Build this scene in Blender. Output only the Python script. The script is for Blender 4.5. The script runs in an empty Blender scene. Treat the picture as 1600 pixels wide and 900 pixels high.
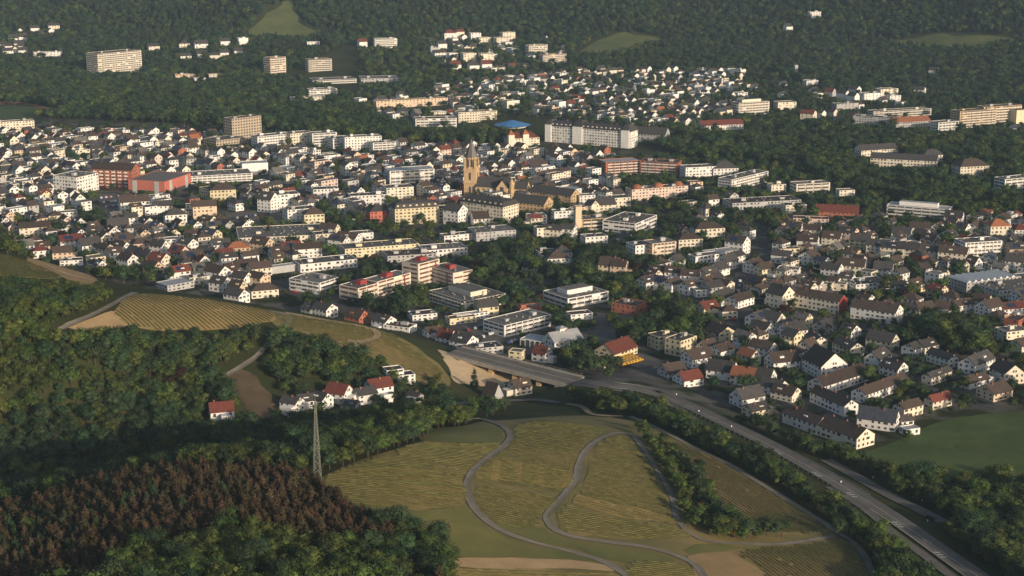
import bpy, math, random
import numpy as np
from mathutils import Vector, Matrix
from mathutils.geometry import delaunay_2d_cdt

R = math.radians
rng = random.Random(7)
nr = np.random.default_rng(7)
S = bpy.context.scene
COL = S.collection

# ------------------------------------------------------------------ camera
H = 263.0
FPX = 2545.0
PITCH = math.atan(630.0 / FPX)
cam_d = bpy.data.cameras.new('camera')
cam_d.sensor_width = 36.0
cam_d.lens = FPX / 1600 * 36
cam_d.clip_start = 5
cam_d.clip_end = 12000
cam = bpy.data.objects.new('camera', cam_d)
COL.objects.link(cam)
cam.location = (0, 0, H)
cam.rotation_euler = (R(90) - PITCH, 0, 0)
S.camera = cam

# ------------------------------------------------------------------ light
SUN_EL, SUN_AZ = R(14.0), R(-48)          # azimuth counter-clockwise from +X
tosun = Vector((math.cos(SUN_AZ) * math.cos(SUN_EL), math.sin(SUN_AZ) * math.cos(SUN_EL), math.sin(SUN_EL)))
W = bpy.data.worlds.new('World')
S.world = W
W.use_nodes = True
wn = W.node_tree
sky = wn.nodes.new('ShaderNodeTexSky')
sky.sky_type = 'NISHITA'
sky.sun_disc = False
sky.sun_elevation = SUN_EL
sky.sun_rotation = math.atan2(tosun.x, tosun.y)
sky.air_density = 1.0
sky.dust_density = 2.5
wn.links.new(sky.outputs[0], wn.nodes['Background'].inputs[0])
wn.nodes['Background'].inputs[1].default_value = 0.122
sl = bpy.data.lights.new('sun', 'SUN')
sl.energy = 4.4
sl.angle = R(0.6)
sl.color = (1.0, 0.81, 0.60)
sun = bpy.data.objects.new('sun', sl)
COL.objects.link(sun)
sun.rotation_euler = (-tosun).to_track_quat('-Z', 'Y').to_euler()
sun.location = (600, -400, 700)

S.view_settings.view_transform = 'Standard'
S.view_settings.look = 'None'
S.view_settings.exposure = 0.0
S.view_settings.gamma = 1.0
S.view_settings.use_curve_mapping = False
S.cycles.max_bounces = 5
S.cycles.diffuse_bounces = 2
S.cycles.glossy_bounces = 2
S.cycles.transmission_bounces = 2
S.cycles.volume_bounces = 0
S.cycles.use_denoising = True

# ------------------------------------------------------------------ projection helpers
cp, sp = math.cos(PITCH), math.sin(PITCH)


def ray(u, v):
    a = (u - 800) / FPX
    b = (450 - v) / FPX
    return a, cp + b * sp, -sp + b * cp


def on_plane(u, v, z=0.0):
    dx, dy, dz = ray(u, v)
    t = (z - H) / dz
    return dx * t, dy * t


def to_px(x, y, z):
    x, y, z = np.asarray(x, float), np.asarray(y, float), np.asarray(z, float)
    d = y * cp - (z - H) * sp
    up = y * sp + (z - H) * cp
    d = np.where(d < 1, 1, d)
    return 800 + FPX * x / d, 450 - FPX * up / d


def in_poly(u, v, poly):
    u, v = np.asarray(u, float), np.asarray(v, float)
    ins = np.zeros(u.shape, bool)
    n = len(poly)
    j = n - 1
    for i in range(n):
        xi, yi = poly[i]
        xj, yj = poly[j]
        if yi != yj:
            c = ((yi > v) != (yj > v)) & (u < (xj - xi) * (v - yi) / (yj - yi) + xi)
            ins ^= c
        j = i
    return ins


# ------------------------------------------------------------------ terrain heights
CTRL = [
    (-150, 900, 50), (0, 900, 48), (200, 900, 52), (400, 900, 52), (600, 900, 47), (750, 900, 40), (1000, 900, 31), (1200, 900, 20),
    (1350, 900, 11), (1440, 900, 5), (1530, 900, 4), (1620, 900, 1), (-200, 1150, 62), (400, 1200, 62), (800, 1200, 48), (1300, 1200, 24), (1900, 1200, 0),
    (-100, 800, 38), (0, 800, 38), (150, 770, 42), (300, 730, 45), (420, 735, 46), (500, 755, 46), (600, 810, 45), (700, 860, 41),
    (-100, 725, 14), (0, 725, 12), (100, 705, 11), (250, 685, 11), (400, 682, 13), (480, 690, 16),
    (560, 725, 43), (650, 693, 38), (740, 664, 26), (560, 655, 13), (640, 645, 12), (700, 645, 13),
    (700, 750, 39), (620, 780, 44), (800, 700, 31), (850, 760, 31), (950, 690, 25), (950, 760, 27), (900, 830, 31), (1050, 800, 22),
    (1000, 860, 28), (1100, 710, 13), (1200, 780, 12), (1280, 830, 11), (1340, 870, 11), (1050, 680, 14), (980, 645, 9), (900, 628, 5),
    (1000, 612, 5.5), (1060, 632, 5), (1150, 672, 4.5), (1270, 735, 4), (1400, 812, 4), (1100, 625, 1), (1250, 690, 1), (1400, 760, 1), (1550, 860, 1), (1700, 900, 0),
    (760, 628, 4), (800, 592, 0), (850, 606, 0), (830, 630, 2), (912, 602, 6), (690, 552, 9), (725, 560, 8), (700, 588, 8), (735, 592, 3), (780, 548, 0), (860, 565, 0),
    (640, 600, 12), (580, 622, 14), (480, 645, 14), (400, 655, 15), (346, 652, 18), (200, 645, 20), (0, 645, 26), (-150, 645, 30),
    (400, 590, 25), (550, 565, 24), (640, 568, 14), (300, 562, 33), (150, 562, 43), (0, 562, 49), (-150, 560, 52),
    (0, 480, 60), (-150, 470, 64),
]
BROW = [(-150, 385, 66), (0, 392, 62), (60, 412, 56), (110, 432, 52), (160, 446, 50), (210, 456, 50), (300, 464, 46), (360, 472, 42), (420, 482, 37), (500, 496, 31), (560, 506, 27), (600, 518, 23), (650, 540, 15)]
cx, cy, cz = [], [], []
for u, v, z in CTRL + BROW:
    x, y = on_plane(u, v, z)
    cx.append(x); cy.append(y); cz.append(z)
for u, v, z in BROW:
    x, y = on_plane(u, v, z)
    n = Vector((0.35, 1.0)).normalized()
    for k in (z / math.tan(R(21)) + 18, z / math.tan(R(21)) + 70):
        cx.append(x + n.x * k); cy.append(y + n.y * k); cz.append(0.0)
for x in range(-600, 900, 100):
    for y in (1160, 1260):
        cx.append(x); cy.append(y); cz.append(0.0)
for x, y in [(150, 900), (220, 860), (300, 820), (400, 800), (400, 720), (500, 640), (600, 700), (500, 850), (700, 900), (100, 980), (0, 1000), (200, 1000), (350, 950), (600, 1000), (650, 560), (800, 600), (700, 400)]:
    cx.append(x); cy.append(y); cz.append(0.0)
cx, cy, cz = map(np.array, (cx, cy, cz))


def tps_k(r2):
    return np.where(r2 > 0, r2 * np.log(r2 + 1e-9), 0)


SC = 300.0
P_ = np.stack([cx / SC, cy / SC], 1)
N_ = len(cx)
K_ = tps_k(((P_[:, None] - P_[None]) ** 2).sum(-1)) + np.eye(N_) * 0.002
Q_ = np.concatenate([np.ones((N_, 1)), P_], 1)
A_ = np.zeros((N_ + 3, N_ + 3))
A_[:N_, :N_] = K_; A_[:N_, N_:] = Q_; A_[N_:, :N_] = Q_.T
w_ = np.linalg.solve(A_, np.concatenate([cz, np.zeros(3)]))


def lines(segs):
    out = []
    for a, b, s in segs:
        out += list(np.arange(a, b, s))
    return np.array(out + [segs[-1][1]], float)


GX = lines([(-2500, -900, 80), (-900, -480, 20), (-480, 560, 6), (560, 1000, 20), (1000, 2500, 75)])
GY = lines([(-400, 300, 50), (300, 420, 15), (420, 1190, 6), (1190, 2300, 25), (2300, 3000, 20), (3000, 4200, 60)])


def sstep(a, b, t):
    t = np.clip((t - a) / (b - a), 0, 1)
    return t * t * (3 - 2 * t)


def far_h(x, y):
    toe = 2280 - 0.30 * np.clip(x, 0, 900) + 40 * np.sin(x / 170.0) + 0.05 * np.clip(-x, 0, 900)
    t = np.clip(y - toe, 0, None)
    z = 0.075 * t + 0.22 * np.clip(t - 330, 0, None)
    z = z + sstep(100, 600, t) * (9 * np.sin(x / 95.0 + y / 210.0) + 7 * np.sin(x / 51.0 - y / 130.0))
    return np.minimum(z, 330 + 20 * np.sin(x / 300.0))


def near_h(x, y):
    sh = x.shape
    q = np.stack([x.ravel() / SC, y.ravel() / SC], 1)
    out = np.empty(len(q))
    for i in range(0, len(q), 8000):
        b = q[i:i + 8000]
        out[i:i + 8000] = tps_k(((b[:, None] - P_[None]) ** 2).sum(-1)) @ w_[:N_] + w_[N_] + b @ w_[N_ + 1:]
    return out.reshape(sh)


XX, YY = np.meshgrid(GX, GY, indexing='ij')
nx_ = np.clip(XX, -520, 620); ny_ = np.clip(YY, 300, 1300)
ZN = np.clip(near_h(nx_, ny_), -0.5, 90)
ZN = np.where(ZN < 1.2, ZN * 0.3, ZN)
fade = 1 - sstep(1080, 1180, YY)
ZZ = ZN * fade + far_h(XX, YY)


def ground(x, y):
    x = np.asarray(x, float); y = np.asarray(y, float)
    i = np.clip(np.searchsorted(GX, x) - 1, 0, len(GX) - 2)
    j = np.clip(np.searchsorted(GY, y) - 1, 0, len(GY) - 2)
    fx = np.clip((x - GX[i]) / (GX[i + 1] - GX[i]), 0, 1)
    fy = np.clip((y - GY[j]) / (GY[j + 1] - GY[j]), 0, 1)
    return (ZZ[i, j] * (1 - fx) * (1 - fy) + ZZ[i + 1, j] * fx * (1 - fy) + ZZ[i, j + 1] * (1 - fx) * fy + ZZ[i + 1, j + 1] * fx * fy)


def hit(u, v):
    """first point of the terrain along the pixel rays u, v (arrays)"""
    u = np.atleast_1d(np.asarray(u, float)); v = np.atleast_1d(np.asarray(v, float))
    dx, dy, dz = ray(u, v)
    t = np.full(u.shape, 200.0); done = np.zeros(u.shape, bool); th = t.copy()
    while True:
        step = np.maximum(3.0, t * 0.006)
        tn = t + step
        g = ground(dx * tn, dy * tn)
        below = (H + dz * tn < g) & ~done
        if below.any():
            lo, hi = t[below].copy(), tn[below].copy()
            ddx, ddy, ddz = dx[below], dy[below], (dz[below] if np.ndim(dz) else np.full(lo.shape, dz))
            for _ in range(14):
                m = (lo + hi) / 2
                b = H + ddz * m < ground(ddx * m, ddy * m)
                hi = np.where(b, m, hi); lo = np.where(b, lo, m)
            th[below] = hi
            done |= below
        t = tn
        if done.all() or t.min() > 4500:
            break
    th = np.where(done, th, 4300)
    return dx * th, dy * th


# first-hit distance map, to tell which ground the photograph can see
_du, _dv = np.meshgrid(np.arange(-60, 1661, 8.0), np.arange(-40, 961, 6.0), indexing='ij')
_hx, _hy = hit(_du.ravel(), _dv.ravel())
DEPTH = np.hypot(_hx, _hy).reshape(_du.shape)


def visible(x, y, z, slack=1.06, lift=0.0):
    u, v = to_px(x, y, np.asarray(z) + lift)
    i = np.clip(np.round((u + 60) / 8).astype(int), 0, DEPTH.shape[0] - 1)
    j = np.clip(np.round((v + 40) / 6).astype(int), 0, DEPTH.shape[1] - 1)
    return np.hypot(x, y) < DEPTH[i, j] * slack + 8


# ------------------------------------------------------------------ materials
MATS = {}


def mat(name, c1, c2=None, scale=0.3, rough=0.9, spec=0.2, obj_rand=0.0, island=0.0, c3=None, detail=4, coat=None, metal=0.0, lo=0.35, hi=0.65, stretch=None, hue=0.0):
    if name in MATS:
        return MATS[name]
    m = bpy.data.materials.new(name)
    m.use_nodes = True
    nt = m.node_tree
    b = nt.nodes['Principled BSDF']
    b.inputs['Roughness'].default_value = rough
    b.inputs['Specular IOR Level'].default_value = spec
    b.inputs['Metallic'].default_value = metal
    c2 = c2 or tuple(x * 0.82 for x in c1)
    tc = nt.nodes.new('ShaderNodeNewGeometry')
    src = tc.outputs['Position']
    if stretch:
        mp = nt.nodes.new('ShaderNodeMapping')
        mp.inputs['Scale'].default_value = stretch
        nt.links.new(src, mp.inputs[0]); src = mp.outputs[0]
    nz = nt.nodes.new('ShaderNodeTexNoise')
    nz.inputs['Scale'].default_value = scale
    nz.inputs['Detail'].default_value = detail
    nz.inputs['Roughness'].default_value = 0.65
    nt.links.new(src, nz.inputs['Vector'])
    rp = nt.nodes.new('ShaderNodeValToRGB')
    rp.color_ramp.elements[0].position = lo
    rp.color_ramp.elements[1].position = hi
    rp.color_ramp.elements[0].color = (*c2, 1)
    rp.color_ramp.elements[1].color = (*c1, 1)
    if c3:
        e = rp.color_ramp.elements.new((lo + hi) / 2)
        e.color = (*c3, 1)
    nt.links.new(nz.outputs[0], rp.inputs[0])
    out = rp.outputs[0]
    for amt, kind in ((obj_rand, 'o'), (island, 'i')):
        if not amt:
            continue
        hs = nt.nodes.new('ShaderNodeHueSaturation')
        if kind == 'o':
            r = nt.nodes.new('ShaderNodeObjectInfo').outputs['Random']
        else:
            r = tc.outputs['Random Per Island']
        mr = nt.nodes.new('ShaderNodeMapRange')
        mr.inputs[3].default_value = 1 - amt
        mr.inputs[4].default_value = 1 + amt
        nt.links.new(r, mr.inputs[0])
        nt.links.new(mr.outputs[0], hs.inputs['Value'])
        if hue and kind == 'o':
            mm = nt.nodes.new('ShaderNodeMath'); mm.operation = 'MULTIPLY'; mm.inputs[1].default_value = 7.13
            nt.links.new(r, mm.inputs[0])
            fr = nt.nodes.new('ShaderNodeMath'); fr.operation = 'FRACT'
            nt.links.new(mm.outputs[0], fr.inputs[0])
            mr2 = nt.nodes.new('ShaderNodeMapRange')
            mr2.inputs[3].default_value = 0.5 - hue
            mr2.inputs[4].default_value = 0.5 + hue
            nt.links.new(fr.outputs[0], mr2.inputs[0])
            nt.links.new(mr2.outputs[0], hs.inputs['Hue'])
        nt.links.new(out, hs.inputs['Color'])
        out = hs.outputs[0]
    nt.links.new(out, b.inputs['Base Color'])
    MATS[name] = m
    return m


WALL = {
    'w': ('white', mat('plaster_white', (.80, .79, .77), (.71, .70, .68), .25, obj_rand=.08)),
    'c': ('cream', mat('plaster_cream', (.75, .69, .58), (.65, .60, .50), .25, obj_rand=.08)),
    'y': ('yellow', mat('plaster_yellow', (.73, .64, .45), (.63, .56, .39), .25, obj_rand=.08)),
    'o': ('peach', mat('plaster_peach', (.68, .53, .40), (.59, .46, .35), .25, obj_rand=.1)),
    'r': ('red brick', mat('brick_red', (.42, .15, .09), (.32, .12, .08), .5, obj_rand=.1)),
    'b': ('sandstone', mat('sandstone', (.58, .42, .25), (.46, .33, .20), .4, obj_rand=.06)),
    'g': ('grey', mat('plaster_grey', (.46, .46, .46), (.37, .37, .38), .25, obj_rand=.12)),
    'p': ('pale pink', mat('plaster_pink', (.70, .56, .49), (.61, .49, .43), .25, obj_rand=.08)),
    'e': ('beige', mat('concrete_beige', (.47, .39, .31), (.38, .32, .25), .3, obj_rand=.06)),
    'k': ('coral red', mat('panel_coral', (.50, .17, .125), (.43, .14, .105), .2)),
}
ROOF = {
    'd': ('dark grey', mat('tiles_dark', (.070, .066, .066), (.044, .042, .043), .6, .75, .3, obj_rand=.25)),
    'b': ('brown', mat('tiles_brown', (.080, .058, .048), (.050, .038, .033), .6, .8, .3, obj_rand=.25)),
    'r': ('red', mat('tiles_red', (.175, .050, .035), (.12, .038, .029), .6, .8, .3, obj_rand=.2)),
    'o': ('orange', mat('tiles_orange', (.34, .13, .065), (.26, .10, .055), .6, .8, .3, obj_rand=.15)),
    'k': ('slate blue', mat('slate', (.06, .065, .085), (.04, .043, .055), .6, .5, .4, obj_rand=.2)),
    'g': ('grey flat', mat('gravel_roof', (.17, .165, .155), (.11, .108, .104), .35, .95, .1, obj_rand=.25)),
    'l': ('pale metal', mat('metal_sheet', (.36, .37, .38), (.27, .28, .30), .2, .45, .5)),
    'u': ('blue', mat('blue_sheet', (.07, .23, .50), (.05, .18, .42), .1, .5, .4)),
}
M_GLASS = mat('window_glass', (.085, .085, .090), (.045, .047, .052), .5, .2, .5, obj_rand=.3)
M_BAND = mat('brown_window_band', (.20, .085, .065), (.13, .06, .05), .5, .3, .4)
M_SOLAR = mat('solar_glass', (.03, .04, .08), (.02, .03, .06), .5, .15, .5)
M_WHITE = mat('white_paint', (.78, .77, .74), (.70, .69, .66), .4)
M_RED = mat('red_panel', (.30, .05, .05), (.24, .04, .04), .4, .6, .3)
M_BALC = mat('balcony_concrete', (.70, .67, .62), (.60, .57, .52), .4)
M_CONC = mat('concrete', (.33, .31, .28), (.24, .225, .20), .3)
M_CHIM = mat('chimney_brick', (.26, .13, .09), (.18, .09, .07), .8)
M_STEEL = mat('galvanised_steel', (.30, .31, .27), (.22, .23, .20), .6, .5, .4, metal=.3)
M_BARK = mat('bark', (.09, .07, .05), (.055, .043, .032), 1.5)
LEAF = {}
LEAF['broad'] = mat('leaves_green', (.076, .104, .025), (.044, .068, .019), 0.18, .75, .15, obj_rand=.34, island=.24, detail=2, hue=.03)
LEAF['dark'] = mat('leaves_dark', (.038, .064, .027), (.025, .046, .021), .18, .75, .15, obj_rand=.28, island=.22, detail=2, hue=.03)
LEAF['conifer'] = mat('needles_green', (.026, .046, .027), (.018, .034, .021), .25, .8, .1, obj_rand=.28, island=.2, detail=2)
LEAF['rust'] = mat('needles_rust', (.084, .056, .031), (.050, .043, .023), .10, .85, .1, obj_rand=.36, island=.26, detail=2, hue=.03, c3=(.066, .046, .024))
LEAF['bloom'] = mat('blossom_pale', (.34, .33, .24), (.16, .18, .10), .4, .8, .1, obj_rand=.3, island=.4, detail=2)
LEAF['copper'] = mat('leaves_copper', (.055, .026, .022), (.032, .018, .016), .2, .8, .1, obj_rand=.3, island=.35, detail=2)


# ------------------------------------------------------------------ object helpers
def mesh(name, V, F, mats=None, mi=None, smooth=False):
    me = bpy.data.meshes.new(name)
    me.from_pydata([tuple(map(float, p)) for p in V] if not isinstance(V, np.ndarray) else V.tolist(), [], F)
    if mats:
        for m in (mats if isinstance(mats, (list, tuple)) else [mats]):
            me.materials.append(m)
    if mi is not None:
        me.polygons.foreach_set('material_index', mi)
    if smooth:
        me.polygons.foreach_set('use_smooth', [True] * len(me.polygons))
    me.update()
    return me


def link(name, me, parent=None, loc=None, rz=0.0):
    o = bpy.data.objects.new(name, me)
    COL.objects.link(o)
    if parent is not None:
        o.parent = parent
    if loc is not None:
        o.location = loc
    if rz:
        o.rotation_euler = (0, 0, rz)
    return o


def tag(o, label=None, cat=None, group=None, kind=None):
    if label:
        o['label'] = label
    if cat:
        o['category'] = cat
    if group:
        o['group'] = group
    if kind:
        o['kind'] = kind
    return o


class G:
    """collects simple solids"""

    def __init__(s):
        s.V, s.F = [], []

    def add(s, V, F):
        n = len(s.V)
        s.V += [tuple(p) for p in V]
        s.F += [tuple(i + n for i in f) for f in F]
        return s

    def box(s, x0, x1, y0, y1, z0, z1):
        return s.add([(x0, y0, z0), (x1, y0, z0), (x1, y1, z0), (x0, y1, z0), (x0, y0, z1), (x1, y0, z1), (x1, y1, z1), (x0, y1, z1)],
                     [(0, 3, 2, 1), (4, 5, 6, 7), (0, 1, 5, 4), (1, 2, 6, 5), (2, 3, 7, 6), (3, 0, 4, 7)])

    def prism(s, base, z0, z1, top=None):
        """polygon base (ccw) to polygon top"""
        top = top or base
        n = len(base)
        V = [(x, y, z0) for x, y in base] + [(x, y, z1) for x, y in top]
        F = [tuple(range(n - 1, -1, -1)), tuple(range(n, 2 * n))] + [(i, (i + 1) % n, n + (i + 1) % n, n + i) for i in range(n)]
        return s.add(V, F)

    def cyl(s, x, y, z0, z1, r0, r1=None, n=8):
        r1 = r0 if r1 is None else r1
        a = [(math.cos(2 * math.pi * i / n), math.sin(2 * math.pi * i / n)) for i in range(n)]
        return s.prism([(x + r0 * p, y + r0 * q) for p, q in a], z0, z1, [(x + r1 * p, y + r1 * q) for p, q in a])

    def bar(s, p, q, w):
        p, q = Vector(p), Vector(q)
        d = (q - p).normalized()
        a = d.cross(Vector((0, 0, 1)))
        if a.length < .01:
            a = Vector((1, 0, 0))
        a = a.normalized() * w / 2
        b = d.cross(a).normalized() * w / 2
        V = [p + a + b, p - a + b, p - a - b, p + a - b, q + a + b, q - a + b, q - a - b, q + a - b]
        return s.add([tuple(v) for v in V], [(3, 2, 1, 0), (4, 5, 6, 7), (0, 1, 5, 4), (1, 2, 6, 5), (2, 3, 7, 6), (3, 0, 4, 7)])

    def build(s, name, m, parent=None, **k):
        return link(name, mesh(name, s.V, s.F, m), parent, **k)


# ------------------------------------------------------------------ terrain mesh
TOWN = [
    [(0, 185), (330, 195), (440, 205), (600, 225), (830, 228), (960, 235), (1070, 245), (1200, 262), (1330, 300), (1600, 340), (1600, 560), (1590, 640), (1430, 670), (1250, 690), (1130, 640), (900, 590), (740, 550), (600, 510), (400, 480), (200, 455), (0, 390)],
    [(560, 130), (700, 130), (900, 105), (1150, 105), (1190, 140), (1140, 195), (1040, 200), (850, 180), (770, 175), (640, 195), (560, 180)],
    [(660, 50), (880, 55), (890, 105), (760, 115), (690, 100)],
]
nX, nY = len(GX), len(GY)
V = np.stack([XX.ravel(), YY.ravel(), ZZ.ravel()], 1)
idx = np.arange(nX * nY).reshape(nX, nY)
F = np.stack([idx[:-1, :-1], idx[1:, :-1], idx[1:, 1:], idx[:-1, 1:]], -1).reshape(-1, 4).tolist()
me = mesh('terrain', V, F, None, smooth=True)
pu, pv = to_px(V[:, 0], V[:, 1], V[:, 2])
urb = np.zeros(len(V))
for p in TOWN:
    urb = np.maximum(urb, in_poly(pu, pv, p) * 1.0)
urb *= (V[:, 2] < 12) | (V[:, 1] > 2000)
ub = urb.reshape(nX, nY)
for _ in range(2):
    q = np.pad(ub, 1, mode='edge')
    ub = (q[:-2, 1:-1] + q[2:, 1:-1] + q[1:-1, :-2] + q[1:-1, 2:] + q[1:-1, 1:-1]) / 5
at = me.attributes.new('urban', 'FLOAT', 'POINT')
at.data.foreach_set('value', ub.ravel())
m = mat('ground_cover', (.060, .062, .024), (.034, .042, .018), .03, .95, .05, c3=(.046, .052, .020), detail=8)
nt = m.node_tree
b = nt.nodes['Principled BSDF']
grass = b.inputs['Base Color'].links[0].from_socket
nz = nt.nodes.new('ShaderNodeTexNoise'); nz.inputs['Scale'].default_value = .045; nz.inputs['Detail'].default_value = 5
gp = nt.nodes.new('ShaderNodeNewGeometry'); nt.links.new(gp.outputs['Position'], nz.inputs['Vector'])
r1 = nt.nodes.new('ShaderNodeValToRGB')
r1.color_ramp.elements[0].position = .44; r1.color_ramp.elements[0].color = (.032, .040, .018, 1)
r1.color_ramp.elements[1].position = .56; r1.color_ramp.elements[1].color = (.125, .118, .108, 1)
nt.links.new(nz.outputs[0], r1.inputs[0])
an = nt.nodes.new('ShaderNodeAttribute'); an.attribute_name = 'urban'
mx = nt.nodes.new('ShaderNodeMix'); mx.data_type = 'RGBA'
nt.links.new(an.outputs['Fac'], mx.inputs['Factor'])
nt.links.new(grass, mx.inputs[6]); nt.links.new(r1.outputs[0], mx.inputs[7])
nt.links.new(mx.outputs[2], b.inputs['Base Color'])
me.materials.append(m)
tag(link('terrain', me), kind='structure')


# ------------------------------------------------------------------ draped sheets
def densify(pts, step):
    out = []
    n = len(pts)
    for i in range(n):
        a, b_ = np.array(pts[i]), np.array(pts[(i + 1) % n])
        k = max(1, int(np.hypot(*(b_ - a)) / step))
        for t in range(k):
            out.append(tuple(a + (b_ - a) * t / k))
    return out


def px_world(poly, plane=False):
    u = [p[0] for p in poly]; v = [p[1] for p in poly]
    if plane:
        return [on_plane(a, b_) for a, b_ in poly]
    x, y = hit(u, v)
    return list(zip(x.tolist(), y.tolist()))


def smooth_poly(pts, closed=True, n=4):
    """Catmull-Rom"""
    out = []
    N = len(pts)
    rngi = range(N) if closed else range(N - 1)
    for i in rngi:
        g = (lambda k: pts[k % N]) if closed else (lambda k: pts[min(max(k, 0), N - 1)])
        p0, p1, p2, p3 = map(np.array, (g(i - 1), g(i), g(i + 1), g(i + 2)))
        for k in range(n):
            t = k / n
            out.append(tuple(.5 * ((2 * p1) + (-p0 + p2) * t + (2 * p0 - 5 * p1 + 4 * p2 - p3) * t * t + (-p0 + 3 * p1 - 3 * p2 + p3) * t ** 3)))
    if not closed:
        out.append(tuple(pts[-1]))
    return out


def sheet(name, wpoly, m, off, step=7.0, jitter=0.0, kind='structure', label=None):
    pts = densify(wpoly, step)
    if jitter:
        pts = [(x + rng.uniform(-jitter, jitter), y + rng.uniform(-jitter, jitter)) for x, y in pts]
    nb = len(pts)
    P = np.array(pts)
    gx = np.arange(P[:, 0].min(), P[:, 0].max(), step); gy = np.arange(P[:, 1].min(), P[:, 1].max(), step)
    if len(gx) and len(gy):
        qx, qy = np.meshgrid(gx + .01, gy + .01)
        ins = in_poly(qx.ravel(), qy.ravel(), pts)
        inner = list(zip(qx.ravel()[ins].tolist(), qy.ravel()[ins].tolist()))
    else:
        inner = []
    vs = [Vector(p) for p in pts + inner]
    r = delaunay_2d_cdt(vs, [(i, (i + 1) % nb) for i in range(nb)], [list(range(nb))], 1, .01)
    ov, of = r[0], r[2]
    X = np.array([p.x for p in ov]); Y = np.array([p.y for p in ov])
    Z = ground(X, Y) + off
    F = []
    for f in of:
        a, b_, c = (ov[i] for i in f[:3])
        F.append(tuple(f) if (b_ - a).cross(c - a) > 0 else tuple(reversed(f)))
    o = link(name, mesh(name, np.stack([X, Y, Z], 1), F, m, smooth=True))
    tag(o, kind=kind, label=label)
    return o


def ribbon(name, wpts, width, m, off, n=5, zs=None, parent=None, dash=None, side=0.0, kind='structure'):
    c = np.array(smooth_poly(wpts, False, n))
    seg = np.hypot(*(c[1:] - c[:-1]).T)
    s = np.concatenate([[0], np.cumsum(seg)])
    q = np.arange(0, s[-1], 4.0)
    c = np.stack([np.interp(q, s, c[:, 0]), np.interp(q, s, c[:, 1])], 1)
    d = np.gradient(c, axis=0)
    d /= np.linalg.norm(d, axis=1)[:, None] + 1e-9
    nrm = np.stack([-d[:, 1], d[:, 0]], 1)
    c = c + nrm * side
    wob = np.ones(len(c))
    if m in (M_LANE, M_DIRT):
        wob = 1 + .16 * np.sin(q * .13) * np.sin(q * .047 + 1) + nr.uniform(-.10, .10, len(c))
    cols = [-.5, -.25, 0, .25, .5] if width > 2.5 else [-.5, .5]
    k = len(cols)
    V = []
    for t in cols:
        p = c + nrm * (t * width * wob)[:, None]
        V.append(np.stack([p[:, 0], p[:, 1], ground(p[:, 0], p[:, 1]) + off], 1))
    V = np.array(V)
    if k == 5:
        zm = V[:, :, 2].mean(0)
        V[:, :, 2] = np.maximum(V[:, :, 2], zm[None])
    V = V.transpose(1, 0, 2)
    if zs is not None:
        V[:, :, 2] = zs
    F = []
    for i in range(len(c) - 1):
        if dash and (i % dash[1]) >= dash[0]:
            continue
        for j in range(k - 1):
            F.append((i * k + j + 1, i * k + j, (i + 1) * k + j, (i + 1) * k + j + 1))
    o = link(name, mesh(name, V.reshape(-1, 3), F, m, smooth=True), parent)
    if parent is None:
        tag(o, kind=kind)
    return o, c


SOIL = {
    'base': mat('turf_vineyard', (.25, .185, .072), (.115, .115, .040), .025, detail=11, c3=(.17, .145, .054)),
    'tan': mat('soil_tan', (.46, .32, .17), (.34, .24, .125), .08, detail=8),
    'tanrow': mat('soil_tan_rows', (.37, .26, .105), (.225, .175, .064), .03, detail=8),
    'olive': mat('turf_olive', (.27, .195, .080), (.125, .120, .044), .022, detail=11, c3=(.19, .155, .06)),
    'green': mat('turf_green', (.180, .165, .050), (.105, .118, .036), .04, detail=8),
    'deep': mat('crop_deep_green', (.085, .120, .034), (.045, .074, .022), .03, detail=8),
    'fresh': mat('crop_fresh_green', (.074, .100, .028), (.048, .074, .022), .05, detail=8),
    'plough': mat('soil_ploughed', (.115, .085, .05), (.075, .058, .036), .15, detail=8),
    'sand': mat('sand_bank', (.60, .46, .29), (.45, .34, .21), .09, detail=8),
    'rust': mat('soil_rust', (.33, .22, .11), (.22, .165, .075), .07, detail=8),
    'meadow': mat('meadow_far', (.125, .140, .046), (.080, .100, .034), .03, detail=8),
    'track': mat('running_track', (.30, .10, .07), (.25, .08, .06), .1),
}
M_ASPH = mat('asphalt', (.085, .082, .078), (.058, .056, .054), .12, .9, .2, detail=8)
M_ASPH2 = mat('asphalt_worn', (.150, .138, .124), (.105, .097, .088), .12, .9, .2, detail=8)
M_LANE = mat('farm_lane_concrete', (.24, .215, .175), (.165, .15, .12), .15, .95, .1, detail=8)
M_DIRT = mat('dirt_track', (.33, .26, .17), (.24, .185, .12), .2, .95, .1, detail=8)
M_PAINT = mat('road_paint', (.50, .49, .46), (.32, .31, .29), .6, .8, .2)
M_VINE = mat('vine_leaves', (.130, .122, .044), (.092, .095, .033), .4, .9, .1, island=.3, detail=2)

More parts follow.
